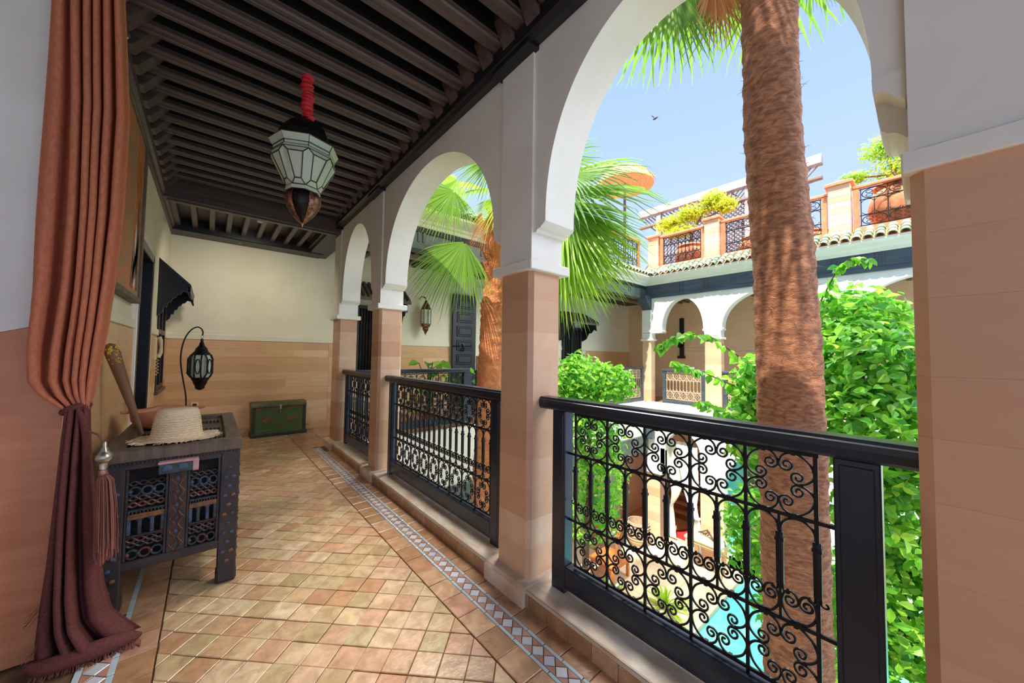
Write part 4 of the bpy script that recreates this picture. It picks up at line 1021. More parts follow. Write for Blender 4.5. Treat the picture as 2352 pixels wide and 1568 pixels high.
# wooden bracket and white corner column
cc = column(YW-.20, YW+.07, XF-.05, XF+.22, 1.775, seed=21, nb=9, m=mat('pale_striped_stone', (236, 206, 172), .5, rnd=('obj', [(228, 188, 152), (212, 168, 130), (234, 198, 164), (220, 178, 142)])), zb=.0, lip=.03)
pale = MATS['pale_striped_stone']
MB().box(XF-.05, XF+.22, YW-.20, YW+.07, 2.0, 2.66, .004).build('white_shaft', plaster, cc)
MB().prism([(XF-.06, 2.66), (XF+.22, 2.66), (XF+.22, 3.06), (XF-.34, 3.06), (XF-.33, 3.0), (XF-.28, 2.93), (XF-.24, 2.92), (XF-.20, 2.85), (XF-.16, 2.83), (XF-.12, 2.75), (XF-.07, 2.72)], 'y', YW-.19, YW+.06).build('wooden_bracket', bluewood, cc)
box('floor_far', tile_b, XF, 11.5, -2.2, YW, -.42, 0, **ST)
FC = [(4.83, 5.10), (3.30, 3.68), (.92, 1.28), (-1.45, -1.10)]
fa = MB()
for a, b in FC: fa.box(XF, XF+.25, a, b, 1.99, 3.07)
FC2 = FC[::-1]
for (a0, b0), (a1, b1) in zip(FC2[:-1], FC2[1:]):
    spandrel(fa, 'x', XF+.01, XF+.25, b0, a1, (b0+a1)/2, (a1-b0)/2-.03, 2.03, .88 if a1 > 2 else .84, 3.07)
arc_far = fa.build('wall_arcade_far', plaster, **ST)
for (a0, b0), (a1, b1) in zip(FC2[:-1], FC2[1:]):
    for y, s in ((b0, 1), (a1, -1)):
        MB().prism([(y, 1.99), (y+s*.04, 2.0), (y+s*.05, 2.04), (y, 2.06)], 'x', XF, XF+.25).build('corbel', plaster, arc_far)
for i, (a, b) in enumerate(FC[1:]):
    column(a, b, XF, XF+.25, 1.775, seed=30+i, nb=9, m=pale, zb=.0)
wfb = box('wall_back_far', peach, 11.38, 11.6, -2.2, 7.1, -.4, 3.4, **ST)
courses(wfb, mat('orange_dado_far', (222, 150, 90), .5, rnd=('obj', [(222, 150, 92), (214, 140, 82), (228, 160, 102)])), 0, 1.45, .24, ((-2, 2.05), (2.75, 5.3)), 'x', 11.38, -.01, 11, (1.2, 2.2))
MB().box(11.36, 11.39, -2, 5.3, 1.46, 1.50, .003).box(11.37, 11.39, -2, 5.3, 1.58, 1.61, .003).build('dado_moulding', cream, wfb)
cf = box('ceiling_far', mat('brown_boards', (96, 70, 56), .6, c2=(70, 50, 40), scale=6), XF, 11.6, -2.2, YW+.1, 3.10, 3.2, **ST)
y = -2
while y < 5.2:
    MB().box(XF+.25, 11.4, y-.04, y+.04, 3.02, 3.11, .005).build('joist', mat('warm_joist', (120, 88, 70), .5), cf); y += .22
dd = MB().box(11.33, 11.37, 2.10, 2.72, 0, 2.62, .005).build('door_2', mat('slate_door', (52, 56, 66), .5), **ST)
for k in range(9): MB().box(11.315, 11.335, 2.16, 2.66, 1.50+k*.12, 1.58+k*.12, .006).build('louvre', blackwood, dd)
MB().box(11.30, 11.37, 2.04, 2.78, 2.60, 2.68, .006).build('door_head', blackwood, dd)
def far_sconce():
    t = thing('wall_sconce', (11.34, 5.0, 1.7), 'dark slim wall sconce behind the first arch across the patio', 'lamp')
    MB().box(11.33, 11.378, 4.95, 5.09, 1.35, 2.55, .01).build('back_plate', blackwood, t)
    MB().lathe([(.01, 2.1), (.07, 2.05), (.075, 1.75), (.04, 1.65), (.01, 1.6)], 10, (11.26, 5.06, 0)).build('lantern', darkmetal, t, smooth=40)
    MB().box(11.30, 11.378, 4.92, 5.15, 1.28, 1.36, .006).build('shelf', blackwood, t)
far_sconce()

# details on the wing wall
def door_leaf():
    d = MB().box(4.07, 4.69, 6.80, 6.85, .02, 2.66, .004).build('door_3', doorm, **ST)
    for k in range(8):
        z = .14+k*.315
        MB().box(4.17, 4.59, 6.785, 6.802, z, z+.23, .008).build('door_panel', blackwood, d)
        MB().box(4.21, 4.55, 6.778, 6.79, z+.04, z+.19, .012).build('panel_field', doorm, d)
    MB().tube([(4.06, 6.77, 1.50), (4.55, 6.77, 1.50)], .014, 6).build('bolt', ironm, d)
    MB().tube([(4.30, 6.76, 1.55), (4.34, 6.74, 1.46), (4.31, 6.74, 1.38), (4.27, 6.76, 1.42)], .016, 6).build('padlock', ironm, d)
door_leaf()
MB().box(4.70, 5.42, 6.82, 6.90, 0, 2.9).build('doorway_surround', cream, wall_far)
nb_ = MB().box(4.86, 5.30, 6.815, 6.83, 0, 1.9); nb_.prism(archpts(5.08, .22, 1.9, .30, 12), 'y', 6.815, 6.83)
nb_.build('arched_recess', mat('tan_recess', (206, 176, 142), .7), wall_far)
MB().box(4.72, 5.40, 6.80, 6.82, 0, 1.28, .004).build('dark_dado', mat('dark_brown_stone', (122, 84, 66), .6), wall_far)  # dark brown stone band across the lower recess
def window_set(nm, x0, x1, z0, z1, label, out=.5):
    w = MB().box(x0, x1, 6.88, 6.90, z0, z1).build(nm, dkglass, **ST)
    for a in ((x0, x0+.06), (x1-.06, x1), ((x0+x1)/2-.03, (x0+x1)/2+.03)): MB().box(*a, 6.83, 6.90, z0, z1, .005).build('window_frame', doorm, w)
    for z in (z0, z1-.06): MB().box(x0, x1, 6.825, 6.90, z, z+.06, .005).build('window_rail', doorm, w)
    n = 5
    for s in (0, 1):
        for k in range(n):
            x = x0+.10+s*(x1-x0)/2+k*((x1-x0)/2-.15)/(n-1); MB().tube([(x, 6.86, z0+.05), (x, 6.86, z1-.05)], .012, 6).build('window_bar', ironm, w)
    if label:
        t = thing('window_canopy', ((x0+x1)/2, 6.88, z1), label, 'canopy')
        MB().prism([(6.88, z1+.42), (6.88-out, z1+.12), (6.88-out, z1+.06), (6.88, z1+.34)], 'x', x0-.18, x1+.18).build('hood_board', mat('grey_thatch_board', (110, 98, 86), .8, c2=(80, 72, 64), scale=20), t)
        for x in (x0-.12, x1+.06):
            MB().prism([(6.88, z1+.30), (6.88-out*.9, z1+.08), (6.88-out*.95, z1-.10), (6.88-out*.8, z1-.04), (6.88-out*.6, z1-.16), (6.88-out*.45, z1-.16), (6.88-out*.25, z1-.34), (6.88, z1-.40)], 'y' if False else 'x', x, x+.06).build('fretted_bracket', blackwood, t)
        n = 12
        for k in range(n):
            x = x0-.18+(x1-x0+.36)*(k+.5)/n; MB().tube([(x, 6.88, z1+.44), (x, 6.88-out-.01, z1+.13)], .03, 6).build('batten', MATS['grey_thatch_board'], t)
window_set('window_2', 2.02, 2.76, .85, 2.20, 'dark wooden hood over the window seen between the two far columns', .4)
window_set('window_3', 7.78, 8.62, 1.15, 2.16, 'grey boarded hood over the barred window across the patio', .55)
def wall_lantern():
    c = (3.36, 6.70); t = thing('wall_lantern', (*c, 1.75), 'long brass and glass lantern hanging on the pale wall of the side wing', 'lantern')
    MB().tube([(c[0]-.06, 6.885, 2.46), (c[0]-.06, 6.80, 2.50), (c[0]-.02, 6.72, 2.48), (c[0], 6.70, 2.43)], .014, 6).build('bracket', copper, t, smooth=60)
    MB().lathe([(.006, 2.42), (.03, 2.40), (.05, 2.35), (.06, 2.33), (.09, 2.27), (.11, 2.22)], 8, (*c, 0)).build('lantern_cap', copper, t, smooth=30)
    for k in range(8):
        a, b = 2*PI*k/8, 2*PI*(k+1)/8; V = [(c[0]+.108*math.cos(q), c[1]+.108*math.sin(q), z) for z in (2.22, 1.93) for q in (a, b)]
        MB().add(V, [(0,1,3,2)]).build('glass_pane', glassm, t)
        MB().tube([V[0], V[2]], .008, 5).build('lantern_rib', copper, t)
    MB().lathe([(.11, 1.93), (.09, 1.87), (.06, 1.85), (.065, 1.81), (.03, 1.76), (.006, 1.70)], 8, (*c, 0)).build('lantern_tail', copper, t, smooth=30)
wall_lantern()

# balustrades of the wing and of the far side
t, u0, W, H = balustrade((1.62, YW+.05, 0), 0, 1.92, 9, 'green-black balustrade across the patio on the left wing, behind the leaning palm', post=(.02, .10), post2=(1.82, 1.95), zt=1.06)
def far_balustrade(p0, rotz, L, label, m_frame, m_iron, zt=.98, n=None, ends=(True, True), zb=.04, group='black iron balustrades round the courtyard', post=.09, name='balustrade', legs=True):
    """smaller in the picture: frame parts plus one ironwork part"""
    t = thing(name, p0, label, 'balustrade', group, rotz, local=True)
    lk = lambda nm, mb, m, sm=False, **k: link(nm, mb.mesh(nm, m, sm), t, **k)
    lk('top_rail', MB().box(-.02, L+.02, -.05, .05, zt-.06, zt, .01), m_frame)
    lk('bottom_rail', MB().box(0, L, -.03, .03, zb, zb+.10, .005), m_frame)
    for a in (0, L-post): lk('post', MB().box(a, a+post, -.035, .035, zb-.03, zt-.06, .005), m_frame)
    n = n or max(2, round((L-.2)/.2)); W = (L-2*post-.04)/n; u0 = post+.02; h = zt-.06-(zb+.10); z0 = zb+.10; r = .007
    lv = [z0+.03, z0+.03+h*.26, z0+h*.70, z0+h-.03]
    for z in lv: lk('cross_bar', MB().box(u0-.02, L-u0+.02, -.008, .008, z-.008, z+.008), m_iron)
    mb = MB()
    for i in range(n+1): mb.box(u0+i*W-.007, u0+i*W+.007, -.007, .007, lv[0], lv[3])
    for i in range(n):
        c = u0+(i+.5)*W; mb.box(c-.006, c+.006, -.006, .006, lv[1], lv[2])
        for za, zb_ in ((lv[0], lv[1]), (lv[2], lv[3])):
            zc = (za+zb_)/2; hh = (zb_-za)/2
            mb.tube([(c+W*.46*math.cos(q), 0, zc+hh*.95*math.sin(q)) for q in [2*PI*k/14 for k in range(15)]], .008, 4)
            for q in range(4):
                a = PI/4+PI/2*q; mb.tube([(c+W*.25*math.cos(a)+W*.13*math.cos(b), 0, zc+hh*.5*math.sin(a)+hh*.28*math.sin(b)) for b in [2*PI*k/7 for k in range(8)]], .006, 4)
        for a in (-.25, .25):
            mb.tube([(c+W*(a+.23*math.cos(q)), 0, lv[2]-.06+.055*math.sin(q)) for q in [PI*k/6 for k in range(7)]], .006, 4)
            mb.tube([(c+W*(a+.20*math.cos(q)), 0, lv[1]+.06-.05*math.sin(q)) for q in [PI*k/6 for k in range(7)]], .006, 4)
    lk('scrollwork', mb, m_iron, kind='stuff')
    return t
G = 'black iron balustrades round the courtyard'
for i, (a, b, lb) in enumerate(((3.70, 5.55, 'left wing balustrade half hidden behind the leaning palm trunk'), (5.6, 7.45, 'left wing balustrade behind the round green bush'), (7.5, 9.5, 'left wing balustrade between the round bush and the corner column'))):
    far_balustrade((a, YW+.04, 0), 0, b-a, lb, bluewood, iron_far if i else ironm, zt=1.03)
for a, b, lb in ((3.70, 4.82, 'pale scrolled balustrade under the first arch across the patio'), (1.30, 3.28, 'balustrade under the second far arch, behind the big palm trunk'), (-1.08, .90, 'balustrade under the third far arch, hidden by the ivy mass')):
    far_balustrade((XF+.10, a, 0), PI/2, b-a, lb, bluewood, iron_far)

# ------------------------------------------------------------------ roof terrace
box('roof_far', terracot, XF+.05, 16, -3, 10, 3.62, 3.84, **ST)
box('roof_wing', terracot, 1.66, XF+.1, YW+.1, 10, 3.62, 3.84, **ST)
def pillar(x, y, w, z1, label, seed):
    t = thing('parapet_pillar', (x, y, 3.84), label, 'pillar')
    rr = random.Random(seed); z = 3.82; n = 9; h = (z1-3.82)/n
    for k in range(n): MB().box(x-w/2, x+w/2, y-w/2, y+w/2, z+.001, z+h-.001, .004).build('stone_block', pale, t); z += h
    MB().lathe([((w/2+.05)*1.414, z1), ((w/2+.05)*1.414, z1+.05), ((w/2)*1.2, z1+.09), (.001, z1+.14)], 4, (x, y, 0), PI/4).build('cap', terracot, t)
pillar(9.92, 5.14, .30, 4.80, 'striped stone roof pillar at the inner corner of the terrace', 1)
pillar(9.90, 3.54, .34, 4.88, 'striped stone roof pillar left of the big palm trunk', 2)
pillar(9.90, 1.10, .34, 4.90, 'striped stone roof pillar right of the big palm trunk', 3)
GR = 'terracotta framed iron railings on the roof terrace'
for a, b, lb in ((3.74, 4.96, 'terracotta framed roof railing behind the yellow tree pot'), (1.30, 3.34, 'roof railing crossed by the big palm trunk'), (-1.2, .90, 'roof railing in front of the big clay urn')):
    far_balustrade((9.86, a, 3.82), PI/2, b-a, lb, terracot, ironm, zt=1.0, n=5, group=GR, name='roof_railing')
for a, b, lb in ((7.6, 9.75, 'roof railing over the left wing next to the corner pillar'), (5.0, 7.5, 'roof railing over the left wing behind the palm fronds')):
    far_balustrade((a, YW+.28, 3.82), 0, b-a, lb, terracot, ironm, zt=1.0, n=8, group=GR, name='roof_railing')

def urn(x, y, z, r, h, label, name='urn'):
    t = thing(name, (x, y, z), label, 'pot')
    MB().lathe([(r*.45, 0), (r*.62, h*.08), (r*.95, h*.38), (r, h*.55), (r*.92, h*.78), (r*.72, h*.92), (r*.80, h*.96), (r*.80, h), (r*.66, h), (r*.60, h*.9)], 20, (x, y, z)).build('body', potm, t, smooth=50)
    MB().lathe([(r*.82, h*.95), (r*.86, h*.97), (r*.82, h*1.01), (r*.7, h*1.01)], 20, (x, y, z)).build('rim', potm, t, smooth=50)
    return t
urn(10.4, 4.36, 3.84, .40, .68, 'clay pot of the yellow tree on the roof terrace', 'plant_pot')
urn(10.35, .22, 3.84, .52, .98, 'huge round clay urn on the roof at the right')
urn(10.3, 2.72, 3.84, .34, .5, 'low clay pot behind the roof railing left of the trunk', 'plant_pot')
urn(10.9, 1.75, 3.84, .42, .5, 'wide clay bowl on the roof right of the trunk', 'plant_pot')
def pergola():
    t = thing('pergola', (13, 5, 3.84), 'grey timber pergola with lattice screen on the roof', 'pergola')
    for y in (3.62, 6.6): MB().box(12.95, 13.12, y-.09, y+.09, 3.84, 7.15, .01).build('post', pergm, t)
    for i, y in enumerate((2.2,)): MB().box(12.95, 13.1, y-.07, y+.07, 3.84, 7.0, .01).build('post', pergm, t)
    MB().prism([(1.8, 6.86), (7.4, 6.86), (7.4, 7.12), (1.8, 7.12)], 'x', 12.9, 13.15).build('beam', pergm, t)
    MB().box(12.92, 13.1, 1.8, 7.4, 6.42, 6.50, .01).build('rail', latt, t)
    mb = MB()
    k = -3.0
    while k < 9:
        for s in (1, -1):
            a0 = max(1.9, k if s > 0 else k); 
            P0, P1 = (k, 4.6), (k+2.2, 6.8)
            if s < 0: P0, P1 = (k+2.2, 4.6), (k, 6.8)
            if min(P0[0], P1[0]) > 1.8 and max(P0[0], P1[0]) < 7.4: mb.tube([(13.0+.03*s, P0[0], P0[1]), (13.0+.03*s, P1[0], P1[1])], .022, 4)
        k += .14
    mb.build('lattice_screen', latt, t, kind='stuff')
pergola()
def parasol():
    c = (14, 8.70); t = thing('thatched_parasol', (*c, 3.84), 'straw thatched parasol standing on the roof behind the palm', 'parasol')
    MB().tube([(*c, 3.84), (*c, 9.6)], .06, 8).build('pole', stemm, t)
    MB().lathe([(.9, 9.12), (1.24, 9.02), (1.22, 9.14), (1.02, 9.42), (.68, 9.72), (.25, 9.93), (.01, 9.96)], 24, (*c, 0)).build('thatch_cone', thatch, t, smooth=50)
    mb = MB(); rr = random.Random(1)
    for k in range(260):
        a = rr.uniform(0, 2*PI); r = rr.uniform(.3, 1.0); r *= 1.22; z = np.interp(r, [.25, .68, 1.02, 1.24], [9.93, 9.72, 9.42, 9.08])
        mb.tube([(c[0]+r*math.cos(a), c[1]+r*math.sin(a), z+.02), (c[0]+(r+.16)*math.cos(a+.05), c[1]+(r+.16)*math.sin(a+.05), z-.12)], .012, 3)
    mb.build('straw_ends', thatch, t, kind='stuff')
parasol()
def bird():
    t = thing('bird', (20, 10.36, 15.76), 'tiny brown bird flying in the blue sky', 'bird')
    o = MB().lathe([(.005, -.16), (.05, -.08), (.07, 0), (.05, .10), (.03, .15), (.005, .18)], 8).build('body', stemm, t)
    o.matrix_parent_inverse = Matrix(); o.location = (0, 0, 0); o.rotation_euler = (0, 1.1, -.9)
    for s in (1, -1):
        o = MB().add([(0, 0, 0), (.10*s, .05, .10), (.30*s, .0, .20), (.16*s, -.10, .08)], [(0,1,2),(0,2,3)]).build('wing', stemm, t)
        o.matrix_parent_inverse = Matrix(); o.rotation_euler = (0, 0, -.7)
bird()

# ------------------------------------------------------------------ ground level of the patio
GZ = -3.7
gr = MB().box(1.0, 4.6, -6, 9.5, GZ-.4, GZ-.006).box(9.7, 16, -6, 9.5, GZ-.4, GZ-.006).box(4.6, 9.7, 2.86, 9.5, GZ-.4, GZ-.006).build('ground', mat('courtyard_joint', (190, 164, 130), .8), **ST)
for i in range(13):
    for j in range(9):
        x, y = 4.0+i*.62, 2.98+j*.62
        if x < 12.2: MB().box(x+.004, x+.616, y+.004, y+.616, GZ-.03, GZ+R.uniform(-.001, .001), .004).build('paving_stone', groundm, gr)
pool = box('pool', turq, 4.6, 9.75, -4, 2.86, GZ-1.2, GZ-1.1, **ST)
box('pool_water', waterm, 4.62, 9.7, -4, 2.84, GZ-.6, GZ-.06, pool)
for a in ((4.4, 4.62, -4, 3.0), (4.4, 9.6, 2.84, 2.98)): MB().box(a[0], a[1], a[2], a[3], GZ-.3, GZ+.03, .01).build('pool_rim', groundm, pool)
# facade of the lower storey, far side
lf = MB()
def wallx(y0, y1, z0, z1): lf.box(XF, XF+.3, y0, y1, z0, z1)
wallx(4.72, 5.24, -1.9, -.4); wallx(-2.2, -.2, GZ, -.4); wallx(3.26, 3.80, -2.1, -.4)
spandrel(lf, 'x', XF, XF+.3, 3.80, 4.72, 4.26, .46, -1.25, .56, -.4)
spandrel(lf, 'x', XF, XF+.3, 1.55, 3.26, 2.42, .84, -1.9, 1.0, -.4)
wallx(1.55, 3.26, GZ, GZ+.3); wallx(-.2, 1.55, GZ, -.4)
lowf = lf.build('wall_lower_far', mat('white_lime_wall', (244, 240, 232), .8), **ST)
for (a, b, z1) in ((4.86, 5.24, -1.9), (3.26, 3.80, -2.1)):
    z = GZ; n = 8; h = (z1-GZ)/n
    for k in range(n): MB().box(XF-.02, XF+.32, a, b, z+.002, z+h-.002, .006).build('stone_block', pale, lowf); z += h
MB().box(XF-.05, XF+.35, 4.80, 5.28, -1.94, -1.84, .01).build('capital_lip', plaster, lowf)
MB().box(XF+.0, XF+.12, 4.72, 4.86, GZ, -1.2, .01).build('door_jamb', mat('brown_jamb', (126, 100, 90), .6), lowf)
MB().box(XF-.16, XF+.0, 5.0, 5.28, -.98, -.5, .02).build('beam_end', bluewood, lowf)
# turquoise niche with a barred window
nc = box('wall_niche', turq, XF+.62, XF+.72, 1.2, 3.3, GZ, -.5, **ST)
box('niche_cheek', turq, XF+.28, XF+.64, 3.26, 3.34, GZ, -.6, nc); box('niche_cheek', turq, XF+.28, XF+.64, 1.47, 1.55, GZ, -.6, nc)
MB().box(XF+.0, XF+.64, 1.5, 3.3, GZ, GZ+.32, .01).build('niche_sill', turq, nc)
w4 = MB().box(XF+.60, XF+.625, 1.9, 2.95, -2.9, -1.35).build('window_4', mat('brown_shutter', (112, 84, 74), .6), **ST)
for k in range(7): MB().box(XF+.57, XF+.60, 1.92+.15*k, 1.96+.15*k, -2.88, -1.36, .004).build('window_bar', latt, w4)
for a in ((1.86, 1.92), (2.93, 2.99)): MB().box(XF+.55, XF+.625, *a, -2.92, -1.32, .006).build('window_frame', bluewood, w4)
for z in (-2.92, -2.3, -1.36): MB().box(XF+.55, XF+.62, 1.88, 2.97, z, z+.06, .006).build('window_rail', bluewood, w4)
# room behind the doorway with steps
box('floor_room', mat('tan_room_floor', (214, 150, 96), .5), XF+.3, 14, 3.4, 6.8, GZ-.2, GZ+.004, **ST)
box('wall_room', peach, 13.4, 13.6, 2.5, 7.5, GZ, -.5, **ST)
box('wall_room_side', peach, XF+.3, 13.5, 6.3, 6.5, GZ, -.5, **ST)
box('wall_room_right', peach, XF+.72, 13.5, 3.30, 3.42, GZ, -.5, **ST)
stairs = thing('staircase', (11.6, 4.9, GZ), 'brown tiled steps rising behind the ground floor doorway', 'staircase')
for k in range(8):
    MB().box(11.3+.24*k, 13.3, 4.5, 5.6, GZ+.19*k, GZ+.19*(k+1)-.03, .006).build('riser', stairm, stairs)
    MB().box(11.28+.24*k, 13.3, 4.5, 5.6, GZ+.19*(k+1)-.03, GZ+.19*(k+1), .006).build('tread', mat('pale_tread', (196, 150, 116), .5), stairs)
rug = thing('red_rug', (10.75, 4.55, GZ), 'red rug on the floor inside the ground floor doorway', 'rug')
MB().prism([(10.0, 3.95), (11.1, 3.95), (11.2, 4.45), (10.1, 4.95)], 'z', GZ+.005, GZ+.02).build('pile', redrug, rug)
MB().box(9.96, 10.02, 4.0, 4.9, GZ+.004, GZ+.012).build('fringe', whitecl, rug)
def door_curtain():
    t = thing('door_curtain', (XF-.05, 4.0, GZ), 'white curtain tied back at the ground floor doorway', 'curtain')
    V = []; F = []; nz, nu = 26, 40
    for i in range(nz+1):
        q = i/nz; z = -1.0-(2.65)*q
        c = np.interp(q, [0, .55, .68, 1], [4.12, 3.98, 3.86, 3.88]); w = np.interp(q, [0, .4, .66, .75, 1], [.55, .40, .09, .16, .24])
        for j in range(nu+1):
            u = j/nu; V.append((XF-.06+.035*math.sin(10*PI*u), c-w/2+w*u, z))
    for i in range(nz):
        for j in range(nu): a = i*(nu+1)+j; F.append((a, a+1, a+nu+2, a+nu+1))
    MB().add(V, F).build('cloth', whitecl, t, smooth=70)
    MB().tube([(XF-.06+.06*math.cos(a), 3.86+.06*math.sin(a), -2.77) for a in [2*PI*k/12 for k in range(13)]], .02, 6).build('tie', whitecl, t)
    V = [(x+.35, 8.55-y, z) for x, y, z in V]
    MB().add(V, F).build('cloth', whitecl, t, smooth=70)
door_curtain()
def slab_table(name, label, x0, x1, y0, y1, z, m, mt, leg=.06):
    t = thing(name, ((x0+x1)/2, (y0+y1)/2, GZ), label, 'table')
    MB().box(x0, x1, y0, y1, z-.05, z, .008).build('tabletop', mt, t)
    MB().box(x0+.03, x1-.03, y0+.03, y1-.03, z-.12, z-.05, .005).build('apron', m, t)
    for x in (x0+.02, x1-.02-leg):
        for y in (y0+.02, y1-.02-leg): MB().box(x, x+leg, y, y+leg, GZ, z-.05, .006).build('leg', m, t)
    return t
slab_table('console_table', 'pale wooden console table beside the pool niche', 8.75, 9.35, 3.05, 3.85, GZ+.78, mat('pale_timber', (226, 196, 160), .5), mat('pale_timber', (226, 196, 160), .5), .08)
d = thing('driftwood_ornament', (9.05, 3.4, GZ+.78), 'twisted brown twig ornament on the pale console table', 'ornament')
for k in range(5): MB().tube([(8.9+.05*k, 3.2+.04*k, GZ+.80), (8.98+.03*k, 3.35+.03*k, GZ+.92+.03*(k % 2)), (9.08, 3.45+.05*k, GZ+.82)], .018, 5).build('twig', stemm, d)
slab_table('low_table', 'orange wooden low table by the patio benches', 6.8, 7.5, 4.5, 5.15, GZ+.42, orangew, orangew)
def bench(x0, x1, y0, y1, label, n=3):
    t = thing('bench', ((x0+x1)/2, (y0+y1)/2, GZ), label, 'bench', 'cushioned benches beside the pool')
    MB().box(x0, x1, y0, y1, GZ, GZ+.32, .01).build('base', groundm, t)
    MB().box(x0+.01, x1-.01, y0, y1, GZ+.325, GZ+.46, .04).build('seat_cushion', whitecl, t)
def cushion(x, y, z, label, m, rz=0):
    t = thing('cushion', (x, y, z), label, 'cushion', 'cushions on the patio benches')
    V = []; F = []; n = 10
    for s in (1, -1):
        for i in range(n+1):
            for j in range(n+1):
                u, v = 2*i/n-1, 2*j/n-1; h = .09*(1-u**4)**.5*(1-v**4)**.5
                V.append((.24*u*(1-.08*v*v), s*h, .24*v*(1-.08*u*u)+.24))
    for s in range(2):
        for i in range(n):
            for j in range(n): a = s*(n+1)**2+i*(n+1)+j; F.append((a, a+1, a+n+2, a+n+1))
    o = MB().add(V, F).build('cover', m, t, smooth=60); o.matrix_parent_inverse = Matrix(); o.rotation_euler = (-.3, 0, rz)
bench(5.7, 6.6, 5.6, 6.5, 'small white cushioned bench at the foot of the leafy tree')
bench(7.6, 9.3, 6.2, 6.8, 'long white cushioned bench under the left wing')
for k, (m, lb) in enumerate(((whitecl, 'white cushion at the left end of the long bench'), (mat('grey_cotton', (170, 168, 172), .85), 'grey cushion in the middle of the long bench'), (mat('cream_cotton', (226, 214, 190), .85), 'cream cushion at the right end of the long bench'))):
    cushion(7.9+.5*k, 6.56, GZ+.53, lb, m)
def basket(x, y, label, r=.30, h=.6):
    t = thing('basket', (x, y, GZ), label, 'basket')
    MB().lathe([(r*.7, 0), (r*.9, h*.2), (r, h*.6), (r*.92, h), (r*.85, h), (r*.9, h*.6)], 18, (x, y, GZ)).build('body', wicker, t, smooth=50)
    for k in range(8): MB().tube([(x+(np.interp(k/8, [0, .2, .6, 1], [.7, .9, 1, .92])*r+.006)*math.cos(a), y+(np.interp(k/8, [0, .2, .6, 1], [.7, .9, 1, .92])*r+.006)*math.sin(a), GZ+h*k/8+.03) for a in [2*PI*q/18 for q in range(19)]], .016, 5).build('woven_ring', wicker, t)
basket(8.95, 5.15, 'tall wicker basket beside the ground floor doorway')
def wicker_chair(x, y, rz, label):
    t = thing('armchair', (x, y, GZ), label, 'chair', rotz=rz, local=True)
    lk = lambda n, mb, m: link(n, mb.mesh(n, m, 50), t)
    lk('seat', MB().box(-.32, .32, -.3, .3, .34, .42, .02), orangew)
    lk('seat_cushion', MB().box(-.29, .29, -.27, .27, .42, .52, .03), whitecl)
    lk('backrest', MB().prism([(-.3, .42), (.3, .42), (.26, .92), (0, 1.0), (-.26, .92)], 'y', .27, .33), orangew)
    for sx in (-1, 1):
        lk('armrest', MB().box(sx*.32-.03, sx*.32+.03, -.3, .3, .60, .65, .01), orangew)
        for sy in (-1, 1): lk('leg', MB().box(sx*.30-.025, sx*.30+.025, sy*.27-.025, sy*.27+.025, 0, .60, .006), orangew)
wicker_chair(8.15, 5.55, .4, 'orange wooden armchair between the basket and the leafy tree')
# lower part of the wing
lw = MB(); lw.box(1.66, XF, YW-.06, YW+.2, -.9, -.40)
lww = lw.build('wall_lower_wing', plaster, **ST)
MB().box(1.66, XF, YW-.10, YW+.2, -1.35, -.9, .01).build('beam', greenwood, lww)
box('wall_lower_back', peach, 1.66, XF+.2, YF, YF+.2, GZ, -.4, **ST)
box('ceiling_lower', boardm, 1.66, 11.4, YW, YF, -.55, -.43, **ST)
column(YW-.05, YW+.25, 5.0, 5.3, -1.6, seed=50, nb=8, m=pale, zb=GZ)
# our own side seen from across the patio
box('roof', terracot, -3.4, 1.75, -1.6, 7.1, 3.36, 3.75, **ST)
box('wall_lower_near', plaster, 1.3, 1.62, -3, 5.3, GZ, -.30, **ST)

# ------------------------------------------------------------------ palms
def fan_frond(hub, out, fan_r, parent, m, base=None, nrm=None, nb=44, spread=115, droop=.25, seed=0, name='frond', curl=.12, petm=None, merged=.42, wid=1.0):
    """fan leaf: blades joined for the inner part, free and drooping tips"""
    rr = random.Random(seed); hub = Vector(hub); a = Vector(out).normalized()
    nrm = Vector(nrm or (0, 0, 1)); nrm = (nrm-a*nrm.dot(a)).normalized(); s = a.cross(nrm)
    V = []; F = []; sp = math.radians(spread); dth = 2*sp/nb
    for i in range(nb):
        th = -sp+dth*(i+.5)+rr.uniform(-.01, .01); L = fan_r*(1-.28*(abs(th)/sp)**2)*rr.uniform(.92, 1.04)
        d = a*math.cos(th)+s*math.sin(th); t_ = -a*math.sin(th)+s*math.cos(th)
        steps = (0.03, .22, merged, .6, .78, .92, 1.0); o = len(V)
        for k, q in enumerate(steps):
            half = L*q*math.tan(dth/2)*1.02 if q <= merged else L*merged*math.tan(dth/2)*wid*(1-(q-merged)/(1-merged))**.8
            half = max(half, .0007)
            lift = nrm*(-curl*L*math.sin(q*1.4)*(.4+.6*abs(math.sin(th))))
            dr = Vector((0, 0, -1))*(droop*L*max(0, q-.35)**2*1.8*rr.uniform(.8, 1.2))
            p = hub+d*(L*q)+lift+dr
            fold = nrm*(half*.55)
            V += [p-t_*half+fold*.0, p-fold, p+t_*half]
        for k in range(len(steps)-1):
            q = o+3*k; F += [(q, q+1, q+4, q+3), (q+1, q+2, q+5, q+4)]
    fr = MB().add(V, F).build(name, m, parent)
    if base is not None:
        b = Vector(base); mid = b.lerp(hub, .5)+Vector((0, 0, .10))
        P = [b+(mid-b)*(k/6)*2*(1-k/12)*.0+(b*(1-k/6)**2+mid*2*(k/6)*(1-k/6)+hub*(k/6)**2)-b*0 for k in range(7)]
        MB().tube(P, [.022-.012*k/6 for k in range(7)], 6).build('petiole', petm or m, fr)
    return fr
